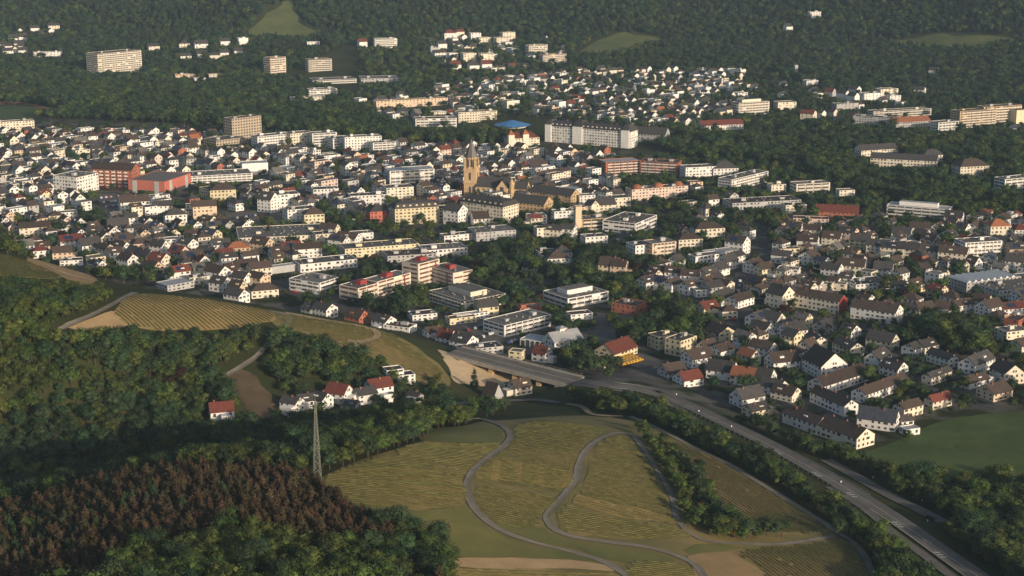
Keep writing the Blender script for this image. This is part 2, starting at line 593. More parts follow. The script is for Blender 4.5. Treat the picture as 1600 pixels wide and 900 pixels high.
PLOTS = [
    ('base', [(498, 750), (560, 722), (650, 692), (745, 660), (800, 656), (880, 650), (985, 656), (1060, 688), (1130, 722), (1200, 764), (1262, 802), (1310, 836), (1345, 860), (1368, 915), (1368, 960), (690, 960), (704, 862), (560, 792)], None),
    ('base', [(420, 486), (500, 498), (590, 514), (650, 542), (704, 590), (690, 604), (650, 596), (600, 566), (540, 548), (440, 514)], None),
    ('tan', [(108, 516), (140, 500), (175, 486), (200, 507), (170, 516)], None),
    ('tanrow', [(178, 486), (212, 460), (300, 466), (360, 474), (425, 488), (424, 503), (370, 514), (280, 516), (205, 510)], ((230, 464), (300, 512), 2.6)),
    ('olive', [(440, 492), (500, 500), (588, 515), (640, 542), (700, 586), (668, 592), (600, 556), (545, 545), (480, 520), (446, 508)], ((500, 500), (640, 560), 2.1)),
    ('rust', [(588, 530), (620, 548), (695, 588), (676, 594), (630, 572), (586, 545)], None),
    ('sand', [(684, 548), (702, 551), (740, 565), (800, 588), (815, 601), (770, 606), (735, 602), (712, 596), (700, 574)], None),
    ('plough', [(346, 592), (380, 576), (408, 602), (444, 642), (400, 652), (372, 620)], None),
    ('olive', [(502, 748), (560, 724), (612, 712), (690, 728), (724, 748), (728, 790), (650, 796), (560, 790), (520, 770)], ((520, 750), (726, 775), 2.1)),
    ('tanrow', [(536, 752), (600, 730), (660, 732), (722, 752), (724, 782), (640, 772), (560, 765)], ((560, 745), (724, 770), 2.6)),
    ('olive', [(615, 710), (655, 692), (700, 694), (784, 694), (758, 716), (724, 745), (690, 726)], ((640, 706), (760, 716), 2.1)),
    ('green', [(668, 672), (700, 668), (780, 668), (786, 684), (776, 692), (700, 692), (656, 690)], None),
    ('green', [(545, 780), (650, 798), (728, 792), (745, 812), (780, 835), (830, 856), (960, 872), (930, 876), (790, 868), (716, 868), (700, 850), (600, 815)], None),
    ('olive', [(804, 666), (850, 660), (945, 672), (912, 698), (898, 738), (880, 770), (800, 760), (742, 752), (738, 740), (770, 714), (802, 690)], ((800, 700), (900, 716), 2.6)),
    ('tanrow', [(760, 726), (800, 722), (896, 740), (882, 764), (800, 752), (742, 748)], ((760, 735), (890, 752), 2.6)),
    ('olive', [(738, 760), (800, 768), (876, 780), (850, 806), (852, 822), (800, 826), (765, 812), (745, 790)], ((760, 780), (850, 800), 2.1)),
    ('green', [(765, 816), (852, 828), (880, 846), (1000, 862), (1050, 876), (980, 880), (900, 858), (830, 842)], None),
    ('olive', [(925, 704), (955, 684), (984, 686), (1010, 720), (1038, 768), (1050, 806), (960, 786), (905, 770), (914, 740)], ((920, 720), (1030, 745), 2.1)),
    ('tanrow', [(905, 772), (960, 788), (1050, 808), (1054, 820), (960, 806), (896, 786)], ((900, 775), (1050, 815), 2.6)),
    ('olive', [(890, 790), (960, 810), (1056, 824), (1082, 842), (960, 842), (890, 834), (866, 816), (868, 806)], ((880, 810), (1050, 835), 2.1)),
    ('olive', [(1032, 692), (1062, 694), (1120, 722), (1200, 768), (1296, 828), (1240, 836), (1170, 828), (1120, 780), (1080, 728)], ((1060, 700), (1240, 815), 2.1)),
    ('rust', [(1070, 706), (1095, 722), (1130, 770), (1180, 800), (1150, 796), (1104, 752)], None),
    ('tan', [(714, 872), (800, 872), (930, 880), (962, 894), (850, 888), (712, 885)], None),
    ('tanrow', [(710, 890), (850, 892), (958, 898), (966, 915), (700, 915)], ((715, 893), (950, 902), 2.6)),
    ('olive', [(985, 880), (1050, 880), (1082, 890), (1090, 915), (985, 915)], ((990, 885), (1080, 895), 2.1)),
    ('rust', [(1078, 870), (1140, 864), (1180, 886), (1205, 915), (1105, 915)], None),
    ('olive', [(1150, 862), (1240, 852), (1316, 846), (1340, 868), (1356, 915), (1215, 915), (1185, 884)], ((1180, 865), (1230, 900), 2.1)),
    ('green', [(1090, 852), (1220, 856), (1150, 860), (1080, 866)], None),
    ('deep', [(1345, 718), (1400, 690), (1480, 656), (1640, 648), (1640, 742), (1560, 752), (1490, 752), (1430, 742)], None),
    ('fresh', [(1490, 700), (1530, 684), (1640, 672), (1640, 722), (1580, 708), (1545, 712)], None),
    ('green', [(-40, 394), (40, 408), (96, 432), (60, 436), (-40, 424)], ((0, 400), (60, 430), 2.1)),
    ('rust', [(40, 406), (84, 412), (150, 438), (120, 444), (90, 428)], None),
    ('meadow', [(896, 86), (930, 66), (965, 54), (1000, 56), (1052, 64), (1010, 72), (975, 84), (940, 88)], None),
    ('meadow', [(388, 58), (400, 40), (430, 12), (452, 4), (462, 20), (470, 40), (505, 48), (490, 60), (430, 62)], None),
    ('meadow', [(1380, 66), (1470, 56), (1600, 66), (1500, 76)], None),
    ('fresh', [(-40, 170), (40, 166), (78, 176), (40, 186), (-40, 186)], None),
    ('track', [(-40, 162), (20, 160), (24, 163), (-40, 166)], None),
    ('track', [(44, 163), (82, 172), (86, 180), (78, 176), (50, 166)], None),
]
row_jobs = []
for k, (sk, poly, rows) in enumerate(PLOTS):
    wp = smooth_poly(px_world(poly), True, 3)
    far = poly[0][1] < 200
    nm = {'sand': 'sand_bank', 'track': 'running_track', 'meadow': 'meadow', 'plough': 'ploughed_field', 'base': 'vineyard_slope', 'deep': 'crop_field', 'fresh': 'crop_field'}.get(sk, 'vineyard_ground')
    sheet(nm, wp, SOIL[sk], ({'base': .09, 'olive': .17, 'green': .21, 'deep': .2, 'plough': .2, 'sand': .2}.get(sk, .25)) if not far else (.8 if sk == 'meadow' else 1.0), 7.0 if not far else 18.0, 1.4 if not far else 6.0)
    if rows:
        row_jobs.append((wp, rows))


def vine_rows(wp, rows, hsc=.55):
    (a, b_, sp_) = rows
    pa, pb = px_world([a, b_])
    d = Vector((pb[0] - pa[0], pb[1] - pa[1])).normalized()
    n = Vector((-d.y, d.x))
    P = np.array(wp)
    s = P @ np.array(d); t = P @ np.array(n)
    V, F = [], []
    for tt in np.arange(t.min(), t.max(), sp_):
        ss = np.arange(s.min(), s.max(), 2.2)
        X = ss * d.x + tt * n.x; Y = ss * d.y + tt * n.y
        ins = in_poly(X, Y, wp)
        Z = ground(X, Y)
        for i in range(len(ss) - 1):
            if not (ins[i] and ins[i + 1]) or rng.random() < .012:
                continue
            h0, h1 = rng.uniform(1.15, 1.35) * hsc, rng.uniform(1.15, 1.35) * hsc
            w0, w1 = rng.uniform(.25, .48) * hsc, rng.uniform(.25, .48) * hsc
            b0 = len(V)
            for (x, y, z, h, w) in ((X[i], Y[i], Z[i], h0, w0), (X[i + 1], Y[i + 1], Z[i + 1], h1, w1)):
                V += [(x + n.x * w, y + n.y * w, z + .45), (x + n.x * w * .8, y + n.y * w * .8, z + h), (x - n.x * w * .8, y - n.y * w * .8, z + h), (x - n.x * w, y - n.y * w, z + .45)]
            F += [(b0, b0 + 1, b0 + 5, b0 + 4), (b0 + 1, b0 + 2, b0 + 6, b0 + 5), (b0 + 2, b0 + 3, b0 + 7, b0 + 6), (b0, b0 + 3, b0 + 2, b0 + 1), (b0 + 4, b0 + 5, b0 + 6, b0 + 7)]
    if V:
        o = link('vine_rows', mesh('vine_rows', V, F, M_VINE))
        tag(o, 'low green vines trained in rows across the plot', 'vines', kind='stuff')


for wp, rows in row_jobs:
    vine_rows(wp, rows)

# ------------------------------------------------------------------ roads and lanes
KEEP = []          # (x, y, r) where no tree or filler house may stand


def keep_line(c, r):
    for x, y in c:
        KEEP.append((x, y, r))


LANES = [
    ('farm_lane', [(752, 655), (786, 667), (797, 682), (788, 697), (762, 716), (738, 738), (729, 758), (734, 782), (752, 808), (785, 831), (835, 849), (895, 864), (945, 880), (985, 905)], 2.9, M_LANE, .36),
    ('farm_lane', [(990, 682), (970, 677), (948, 682), (918, 702), (906, 722), (900, 748), (880, 776), (856, 803), (857, 818), (880, 836), (940, 847), (1010, 856), (1058, 870), (1088, 886), (1104, 910)], 2.9, M_LANE, .36),
    ('farm_lane', [(990, 682), (1004, 700), (1030, 740), (1052, 780), (1058, 812), (1084, 838), (1120, 848), (1220, 851), (1308, 838)], 2.5, M_LANE, .36),
    ('farm_lane', [(985, 652), (1060, 688), (1130, 722), (1200, 764), (1262, 802), (1306, 832), (1335, 850), (1356, 880), (1368, 915)], 3.0, M_LANE, .38),
    ('farm_lane', [(95, 517), (130, 500), (170, 480), (205, 461), (212, 457)], 3.6, M_LANE, .38),
    ('farm_lane', [(418, 486), (446, 492), (452, 502), (440, 515), (420, 536), (396, 562), (346, 592)], 3.2, M_LANE, .36),
    ('dirt_track', [(446, 490), (500, 500), (560, 510), (586, 518), (588, 530), (560, 537), (548, 534), (560, 546), (584, 552)], 4.0, M_DIRT, .55),
    ('dirt_track', [(70, 415), (104, 430), (150, 441)], 3.0, M_DIRT, .5),
    ('dirt_track', [(660, 655), (690, 648), (720, 656), (752, 656)], 3.2, M_DIRT, .5),
    ('dirt_track', [(885, 632), (910, 637), (930, 650), (985, 652)], 3.2, M_DIRT, .5),
    ('side_road', [(640, 650), (700, 634), (760, 628), (830, 626), (880, 632)], 4.2, M_ASPH2, .5),
    ('side_road', [(330, 662), (420, 662), (480, 668), (560, 648), (640, 650)], 4.0, M_ASPH, .5),
    ('side_road', [(1295, 762), (1350, 796), (1400, 838), (1450, 874), (1500, 912)], 4.5, M_ASPH2, .5),
]
for nm, pts, w, m_, off in LANES:
    o, c = ribbon(nm, px_world(pts), w, m_, off)
    keep_line(c, w * .7 + 1.0)

HWY = px_world([(892, 595.5), (950, 603), (1000, 610), (1060, 630), (1150, 672), (1210, 702), (1270, 735), (1350, 782), (1440, 842), (1530, 905), (1600, 960)])
o, c = ribbon('highway', HWY, 10.0, M_ASPH2, .55)
keep_line(c, 10)
HWYC = c
HWYO = o
for sd, dash in ((4.5, None), (-4.5, None), (0.2, None)):
    q, _ = ribbon('lane_line', HWY, .28, M_PAINT, .62, dash=dash, side=sd, parent=o)
def guard_rail(side, i0, i1, lab):
    c = HWYC[i0:i1]
    d = np.gradient(c, axis=0); d /= np.linalg.norm(d, axis=1)[:, None]
    p = c + np.stack([-d[:, 1], d[:, 0]], 1) * side
    z = ground(p[:, 0], p[:, 1]) + .55
    r_ = link('guard_rail', None, loc=(0, 0, 0))
    tag(r_, lab, 'guard rail')
    for i in range(len(p) - 1):
        g = G().bar((p[i, 0], p[i, 1], z[i] + .7), (p[i + 1, 0], p[i + 1, 1], z[i + 1] + .7), .3)
        g.build('rail', M_STEEL, r_)
        G().box(p[i, 0] - .07, p[i, 0] + .07, p[i, 1] - .07, p[i, 1] + .07, z[i] - .6, z[i] + .7).build('post', M_STEEL, r_)


guard_rail(5.6, 3, len(HWYC) - 30, 'steel guard rail along the far edge of the highway')
guard_rail(-5.6, 3, len(HWYC) - 30, 'steel guard rail along the vineyard edge of the highway')
ribbon('bridge_ramp', px_world([(893, 596), (912, 599), (950, 604), (1000, 611)]), 15.0, M_ASPH2, .42)
o2, c2 = ribbon('slip_road', px_world([(1030, 622), (1060, 640), (1090, 662), (1120, 688)]), 5.0, M_ASPH2, .5)
keep_line(c2, 5)
o2, c2 = ribbon('slip_road', px_world([(1290, 720), (1330, 742), (1390, 776), (1440, 800), (1475, 818)]), 6.5, M_ASPH2, .5)
keep_line(c2, 6)
# triple bars painted on the near edge of the carriageway
for (u, v) in [(1212, 706), (1277, 738), (1344, 772), (1408, 820), (1470, 866)]:
    x, y = [t[0] for t in hit([u], [v])]
    i = int(np.argmin(np.hypot(HWYC[:, 0] - x, HWYC[:, 1] - y)))
    d = HWYC[min(i + 1, len(HWYC) - 1)] - HWYC[i - 1]
    d /= np.hypot(*d); n = np.array([-d[1], d[0]])
    if n[0] > 0:
        n = -n
    for k in range(3):
        cc = HWYC[i] + d * (k * 2.4) + n * 2.6
        p = [cc + d * a * .45 + n * b_ * 1.5 for a, b_ in ((-1, -1), (1, -1), (1, 1), (-1, 1))]
        V = [(q[0], q[1], float(ground(q[0], q[1])) + .66) for q in p]
        link('road_marking', mesh('road_marking', V, [(0, 1, 2, 3)], M_PAINT), HWYO)

STREETS = [
    ([(395, 436), (470, 460), (560, 490), (640, 512), (700, 538), (742, 556)], 11),
    ([(395, 405), (500, 402), (600, 379), (680, 357), (760, 335), (800, 326)], 9),
    ([(1158, 380), (1160, 410), (1156, 440), (1150, 480), (1142, 520), (1132, 550)], 8),
    ([(1415, 596), (1470, 612), (1530, 634), (1560, 640)], 6.5),
    ([(1190, 622), (1235, 640), (1300, 660), (1380, 690)], 6),
    ([(1225, 575), (1270, 590), (1300, 600), (1340, 640)], 6),
    ([(905, 585), (980, 598), (1040, 612), (1080, 606), (1150, 640)], 7),
    ([(0, 340), (120, 338), (230, 345), (320, 352), (400, 345), (520, 338)], 8),
    ([(1000, 462), (1060, 466), (1140, 478), (1210, 492), (1320, 515), (1400, 520)], 7),
    ([(700, 500), (740, 530), (770, 555)], 8),
    ([(960, 330), (1060, 340), (1180, 350), (1200, 410), (1300, 440)], 7),
    ([(330, 250), (480, 268), (600, 300), (700, 318)], 7),
    ([(100, 250), (240, 262), (420, 290), (520, 330)], 7),
    ([(840, 250), (900, 280), (960, 300), (1010, 330)], 7),
    ([(620, 420), (760, 440), (860, 445)], 6),
]
for pts, w in STREETS:
    o, c = ribbon('street', px_world(pts, True), w, M_ASPH, .12)
    keep_line(c, w * .5)
for poly in ([(702, 498), (742, 494), (766, 508), (790, 530), (770, 540), (736, 528)], [(150, 304), (205, 300), (222, 322), (160, 332)], [(900, 520), (960, 512), (965, 540), (905, 545)], [(930, 488), (1000, 495), (1010, 506), (940, 500)], [(955, 560), (1005, 552), (1040, 566), (1000, 580)], [(820, 540), (862, 548), (856, 560), (815, 552)], [(340, 335), (430, 325), (460, 345), (370, 352)]):
    wp = px_world(poly, True)
    sheet('car_park', wp, M_ASPH2, .09, 12)
    for x, y in densify(wp, 6):
        KEEP.append((x, y, 2))
    xs = np.array(wp)
    for _ in range(60):
        t = nr.dirichlet(np.ones(len(wp)))
        p = t @ xs
        KEEP.append((p[0], p[1], 3))

# ------------------------------------------------------------------ buildings
BLD = []           # dicts: x y z yaw L W h roof wall rc opts px


def add_b(x, y, yaw, L, Wd, h, roof, wall, rc, **k):
    z = float(ground(x, y))
    u, v = to_px(x, y, z)
    d = dict(x=x, y=y, z=z, yaw=yaw, L=L, W=Wd, h=h, roof=roof, wall=wall, rc=rc, u=float(u), v=float(v), dist=math.hypot(x, y), land=None)
    d.update(k)
    BLD.append(d)
    r = .5 * math.hypot(L, Wd)
    if L > 1.8 * Wd:
        n = int(L / Wd) + 1
        for i in range(n):
            t = (i + .5) / n - .5
            KEEP.append((x + math.cos(yaw) * t * L, y + math.sin(yaw) * t * L, Wd * .62))
    else:
        KEEP.append((x, y, r * .82))
    return d


def C3(c, r, l, h, roof, wall, rc, plane=True, **k):
    """footprint from its nearest base corner and the two corners beside it"""
    if plane:
        C, R_, L_ = (np.array(on_plane(*p)) for p in (c, r, l))
    else:
        C, R_, L_ = (np.array(p) for p in px_world([c, r, l]))
    a, b_ = R_ - C, L_ - C
    la, lb = np.hypot(*a), np.hypot(*b_)
    if la >= lb:
        d = a / la
        n = np.array([-d[1], d[0]])
        if n @ b_ < 0:
            n = -n
        lb = max(6.0, abs(b_ @ n))
        ctr = C + d * la / 2 + n * lb / 2
        return add_b(ctr[0], ctr[1], math.atan2(d[1], d[0]), la, lb, h, roof, wall, rc, **k)
    d = b_ / lb
    n = np.array([-d[1], d[0]])
    if n @ a < 0:
        n = -n
    la = max(6.0, abs(a @ n))
    ctr = C + d * lb / 2 + n * la / 2
    d = -d
    return add_b(ctr[0], ctr[1], math.atan2(d[1], d[0]), lb, la, h, roof, wall, rc, **k)


def B(u, v, yaw, L, Wd, h, roof, wall, rc, plane=None, **k):
    if plane is None:
        plane = v > 232
    x, y = on_plane(u, v) if plane else [t[0] for t in hit([u], [v])]
    return add_b(x, y, R(yaw), L, Wd, h, roof, wall, rc, **k)


# landmarks, each with its own label
C3((155, 122), (222, 112), (134, 120), 33, 'f', 'c', 'g', plane=False, bands=1, land='the white slab', lab='long cream-white high-rise slab with rows of balconies at the forest edge', nm='apartment_tower')
B(380, 217, 45, 38, 15, 24, 'f', 'e', 'g', bands=2, land='the brown tower hotel', lab='tall sandy-brown tower block with a grid of windows', nm='apartment_tower')
B(350, 224, 45, 36, 24, 6, 'f', 'e', 'g', bands=2, lab='low sandy-brown annex at the foot of the tall sandy-brown tower block', nm='hotel_annex')
B(430, 119, 45, 26, 16, 27, 'f', 'o', 'g', bands=1, lab='peach mid-rise tower in the wooded park, darker of the two small towers', nm='apartment_tower')
B(498, 110, 25, 34, 15, 17, 'f', 'e', 'g', bands=1, lab='beige mid-rise block with balconies in the wooded park below the meadow', nm='apartment_tower')
C3((985, 232), (992, 228), (853, 221), 17, 'm', 'w', 'd', land='the white palace hotel', lab='long white palace hotel with dark mansard roof, gabled centre and end towers', nm='palace_hotel', palace=1, minw=16)
B(1014, 221, -20, 40, 20, 9, 'g', 'g', 'd', lab='grey hall with broad dark roof joined to the end of the white palace hotel', nm='assembly_hall')
B(815, 226, 20, 34, 16, 8, 'h', 'c', 'r', turrets=1, lab='cream bath house with two small red pyramid turrets below the blue roof', nm='bath_house')
C3((258, 305), (299, 291), (217, 296), 12, 'f', 'k', 'g', land='the coral red cube building', lab='coral red box-shaped store with grey flat roof and slate panels', nm='department_store', raised=1, nowin=1)
B(182, 292, -14, 40, 16, 17, 'g', 'r', 'b', balc=1, land='the brick balcony block', lab='red brick apartment block with white balconies beside the coral red box', nm='apartment_building')
C3((121, 304), (155, 296), (88, 299), 15, 'f', 'w', 'g', lab='white apartment block of six storeys at the car park beside the brick block', nm='apartment_building')
B(648, 347, 18, 36, 15, 13, 'm', 'y', 'd', land='the yellow mansard house', lab='pale yellow town house with dark mansard roof and rounded front corner', nm='town_house')
C3((786, 351), (807, 344), (720, 341), 14, 'm', 'c', 'd', land='the cream palace front', lab='long cream town palace with dormered dark mansard and bright end wall', nm='town_house')
C3((850, 336), (862, 330), (800, 331), 8.5, 'g', 'b', 'd', lab='long sandstone school wing with dark ridge roof, nearer of two parallel wings', nm='school_wing')
C3((892, 322), (900, 317), (828, 314), 8.5, 'g', 'b', 'd', lab='long sandstone school wing with dark ridge roof, farther of two parallel wings', nm='school_wing')
B(590, 345, 20, 16, 14, 9, 'h', 'k', 'd', lab='small red villa with dark hipped roof among trees beside yellow town house', nm='villa')
B(968, 271, 20, 36, 18, 13, 'f', 'r', 'l', bands=1, land='the brick clinic', lab='red brick clinic wing with grey glass roof and lit balcony bands', nm='clinic_building')
B(1032, 272, -18, 36, 18, 13, 'f', 'r', 'b', bands=1, lab='red brick clinic wing with brown roof at the park edge', nm='clinic_building')
C3((1143, 298), (1200, 284), (1121, 295), 10, 'f', 'w', 'g', bands=1, land='the white terrace block', lab='white apartment block with long balcony bands and stepped top below the park', nm='apartment_building')
B(1026, 309, 22, 54, 13, 10, 'f', 'p', 'g', domes=1, land='the copper-domed row', lab='pink residential row topped by three small copper domes', nm='apartment_building')
B(902, 361, 20, 5, 5, 20, 'f', 'o', 'g', nowin=1, lab='slim orange stair tower beside the scaffolded beige shell', nm='stair_tower')
B(925, 356, 18, 24, 16, 9, 'f', 'b', 'g', bands=1, lab='beige open building shell beside the slim orange tower', nm='building_shell')
C3((993, 367), (1026, 353), (944, 360), 9, 'f', 'w', 'g', bands=1, lab='wide white flat-roofed apartment block beside the beige building shell', nm='apartment_building')
# the red and white clinic
HC = 'red-striped cream clinic wing with red rooftop box, '
C3((560, 473), (598, 462), (537, 465), 9.5, 'f', 'c', 'g', bands=3, redbox=1, land='the red-striped clinic', lab=HC + 'nearest wing at the street', nm='clinic_building')
C3((590, 465), (642, 450), (572, 459), 10.5, 'f', 'c', 'g', bands=3, redbox=1, lab=HC + 'middle wing of the row', nm='clinic_building')
C3((654, 447), (687, 438), (631, 441), 15, 'f', 'c', 'g', bands=3, redbox=1, lab=HC + 'tallest wing at the back', nm='clinic_building')
C3((708, 451), (739, 445), (668, 439), 10.5, 'f', 'c', 'g', bands=3, redbox=1, lab=HC + 'wing beside the low office block', nm='clinic_building')
C3((726, 488), (781, 472), (670, 470), 7, 'f', 'c', 'g', bands=1, court=1, land='the low court building', lab='low flat cream office block with raised middle storey, in front of the clinic', nm='office_building')
C3((500, 461), (540, 452), (452, 453), 8, 'f', 'w', 'g', bands=1, land='the grey-topped office', lab='white two-storey office with wide grey flat roof beside the main street', nm='office_building')
C3((788, 527), (861, 509), (764, 515), 7.5, 'f', 'w', 'g', bands=1, land='the flat-roofed workshop', lab='large white car workshop with grey flat roof beside the parking lot', nm='workshop_hall')
B(840, 539, -30, 17, 12, 4.5, 'f', 'w', 'l', gates=1, lab='low white vehicle hall with dark gates between tree and fire station', nm='fire_station')
B(879, 543, 32, 20, 13, 6, 'g', 'w', 'l', tower=1, land='the fire station', lab='white fire station with pale roof and a square lookout tower', nm='fire_station')
C3((887, 482), (951, 470), (837, 471), 6.5, 'f', 'w', 'g', bands=1, court=1, lab='long white flat-roofed school block with raised strip behind the workshop', nm='school_building')
C3((992, 493), (1013, 485), (955, 487), 6, 'f', 'r', 'b', lab='red-walled sports hall with brown flat roof and white end', nm='sports_hall')
B(825, 487, 20, 14, 9, 4, 'f', 'r', 'g', lab='small red-brown flat pavilion behind the car workshop', nm='pavilion')
C3((960, 565), (996, 552), (931, 557), 4.2, 'g', 'y', 'r', land='the red-roofed depot', lab='long low depot with red-brown roof beside parked yellow vans', nm='depot_hall')
C3((1063, 558), (1088, 549), (1045, 550), 9.5, 'f', 'y', 'd', land='the yellow flats', lab='yellow cube of flats with dark flat roof, nearer of the pair', nm='apartment_building')
B(1036, 541, 32, 15, 11, 8, 'f', 'y', 'd', lab='yellow cube of flats with dark flat roof, farther of the pair', nm='apartment_building')
B(445, 372, 12, 72, 42, 6, 'f', 'c', 'g', land='the wide supermarket', lab='wide supermarket with huge grey roof behind a row of trees', nm='supermarket')
B(592, 395, 20, 56, 20, 7, 'f', 'y', 'g', land='the yellow warehouse', lab='long yellow warehouse with grey roof beside the diagonal street', nm='warehouse')
B(640, 404, 15, 36, 20, 5, 'f', 'g', 'b', lab='brown-roofed low storage hall next to the long yellow warehouse', nm='warehouse')
B(692, 397, 20, 32, 20, 6, 'f', 'w', 'g', lab='white garage hall with grey roof and corner showroom behind the clinic', nm='warehouse')
B(730, 373, 25, 42, 10, 5, 'f', 'w', 'b', lab='narrow white goods shed with brown roof along the diagonal street', nm='goods_shed')
B(768, 371, 20, 32, 22, 7, 'f', 'g', 'g', lab='grey concrete box hall in front of the cream town palace', nm='warehouse')
B(508, 418, 25, 42, 18, 6, 'f', 'w', 'g', lab='white low works building with dark roof near the station canopy', nm='works_building')
B(446, 424, 32, 50, 7, 5, 'f', 'g', 'l', nowin=1, lab='long narrow pale roofed station canopy on thin walls', nm='station_canopy')
B(340, 281, 18, 60, 28, 7, 'f', 'w', 'g', bands=1, land='the white shopping hall', lab='broad white shopping hall with dark window strip beside the coral red box', nm='shopping_hall')
B(397, 271, 18, 24, 16, 11, 'f', 'w', 'l', nowin=1, lab='windowless pale hall with curved white wall behind the shopping hall', nm='shopping_hall')
B(348, 311, 15, 22, 13, 9, 'h', 'y', 'b', lab='yellow mansion with brown hipped roof in front of white shopping hall', nm='villa')
B(320, 341, 15, 19, 12, 11, 'g', 'o', 'b', lab='tall peach tenement with a white gable front by the car park', nm='town_house')
C3((262, 457), (304, 449), (238, 452), 4.5, 'f', 'g', 'l', land='the metal-roofed hall', lab='low hall with pale metal sheet roof just above the vineyard brow', nm='storage_hall')
B(640, 283, 18, 42, 20, 12, 'f', 'w', 'l', bands=1, land='the glass arcade', lab='white shopping arcade with pale glazed roof left of the church', nm='shopping_arcade')
B(622, 308, 18, 24, 16, 10, 'f', 'c', 'g', lab='cream square office block in front of the white shopping arcade', nm='office_building')
B(425, 226, 35, 40, 15, 11, 'f', 'w', 'g', bands=1, lab='white riverside apartment block with ribbon balconies, first of the riverside row', nm='apartment_building')
B(466, 224, 35, 26, 15, 12, 'f', 'c', 'g', lab='cream riverside apartment block, second of the riverside row', nm='apartment_building')
B(505, 227, 20, 26, 15, 14, 'f', 'w', 'g', bands=1, lab='tall white riverside apartment block, third of the riverside row', nm='apartment_building')
B(533, 230, 30, 24, 14, 11, 'f', 'w', 'g', bands=1, lab='white riverside apartment block, fourth of the riverside row', nm='apartment_building')
B(566, 233, 15, 38, 15, 14, 'f', 'w', 'g', lab='wide white riverside apartment block, fifth of the riverside row', nm='apartment_building')
B(598, 236, 20, 24, 14, 10, 'f', 'w', 'g', bands=1, lab='white stepped riverside apartment block, last of the riverside row', nm='apartment_building')
B(602, 74, 15, 34, 14, 14, 'f', 'w', 'g', bands=1, lab='isolated white sanatorium at the foot of the wooded hill', nm='sanatorium')
B(520, 129, 20, 60, 26, 6, 'f', 'g', 'g', bands=1, lab='flat grey school block with white fascia in the wooded park', nm='school_building')
B(592, 127, 10, 52, 34, 6, 'f', 'g', 'g', lab='sprawling dark flat-roofed hall beside the flat grey school', nm='sports_hall')
B(503, 149, 20, 36, 16, 9, 'f', 'w', 'd', bands=1, lab='dark-topped white school pavilion standing alone in the park', nm='school_building')
B(480, 157, 20, 44, 10, 5, 'f', 'c', 'l', lab='low cream gymnasium in front of the dark-topped school pavilion', nm='sports_hall')
B(642, 166, 22, 92, 12, 9, 'f', 'o', 'g', land='the long peach terrace', lab='very long peach terrace glowing in the sun across the river park', nm='apartment_building')
B(680, 200, 10, 46, 18, 12, 'f', 'w', 'b', bands=1, lab='big white apartment block with two roof boxes right at the river park', nm='apartment_building')
B(730, 190, 20, 26, 16, 12, 'f', 'c', 'g', lab='cream apartment block beside the river park, left of the blue roof', nm='apartment_building')
B(757, 186, 20, 26, 14, 10, 'f', 'c', 'g', bands=1, lab='cream apartment block with balconies just left of the blue roof', nm='apartment_building')
B(864, 98, 30, 40, 12, 13, 'f', 'o', 'g', bands=1, land='the peach hillside block', lab='peach hillside apartment block, lower of two on the slope', nm='apartment_building')
B(838, 82, 30, 32, 12, 12, 'f', 'c', 'g', bands=1, lab='cream hillside apartment block, upper of two on the slope', nm='apartment_building')
B(1172, 178, 25, 42, 16, 15, 'f', 'c', 'g', bands=1, court=1, land='the stepped sanatorium', lab='stepped cream sanatorium with bright tiers at the wood edge', nm='sanatorium')
B(1125, 205, 18, 50, 14, 8, 'g', 'w', 'r', lab='long white pavilion with red roof above the park trees', nm='pavilion')
B(1520, 197, 25, 52, 16, 19, 'f', 'b', 'g', bands=1, land='the hillside hospital', lab='beige hospital wing with long window bands, left wing of the hospital', nm='hospital_wing')
B(1560, 193, 25, 50, 16, 21, 'f', 'b', 'g', bands=1, lab='beige hospital wing with long window bands, right wing of the hospital', nm='hospital_wing')
B(1588, 194, 25, 14, 14, 17, 'f', 'y', 'g', nowin=1, lab='windowless yellow end tower of the hillside hospital', nm='hospital_wing')
B(1475, 206, 25, 28, 14, 12, 'f', 'w', 'g', bands=1, lab='white curved-front clinic house in front of the hospital', nm='clinic_building')
B(1420, 201, 20, 46, 14, 9, 'g', 'g', 'o', lab='grey row with bright orange-red roof near the hospital', nm='clinic_building')
B(1365, 195, -25, 44, 14, 10, 'f', 'g', 'd', lab='dark grey block with red end wall left of the orange-roofed row', nm='clinic_building')
B(1405, 181, 20, 78, 14, 8, 'f', 'c', 'g', bands=1, lab='low cream terrace with red stair cubes behind the orange-roofed row', nm='clinic_building')
B(1515, 276, 15, 30, 17, 11, 'h', 'c', 'b', land='the cream park mansion', lab='cream mansion with brown hipped roof and round gable in the park', nm='villa')
B(1584, 297, 25, 34, 14, 12, 'f', 'w', 'g', bands=1, lab='white modern block with balcony bands at the edge of the park', nm='apartment_building')
B(1368, 246, 20, 42, 14, 9, 'g', 'c', 'd', land='the park sanatorium', lab='cream sanatorium range in the park, upper of two ranges', nm='sanatorium')
B(1412, 262, -18, 62, 14, 9, 'g', 'c', 'd', lab='cream sanatorium range in the park, lower of two ranges', nm='sanatorium')
B(1265, 300, 15, 32, 14, 9, 'f', 'c', 'g', bands=1, lab='cream flat-roofed residence alone below the park trees', nm='apartment_building')
B(1436, 336, -25, 50, 16, 8, 'f', 'w', 'l', bands=1, court=1, land='the terraced flats', lab='white terraced flats with pale stepped roofs in the trees', nm='apartment_building')
B(1190, 322, 15, 62, 22, 6, 'f', 'g', 'b', land='the brown-roofed school', lab='low school with broad brown roof among garden trees', nm='school_building')
B(1308, 338, -15, 34, 14, 5, 'g', 'r', 'r', lab='low red-roofed tennis pavilion among trees', nm='pavilion')
B(1267, 349, -10, 28, 12, 5, 'f', 'p', 'r', lab='low pink flat-roofed pavilion in front of the red-roofed pavilion', nm='pavilion')
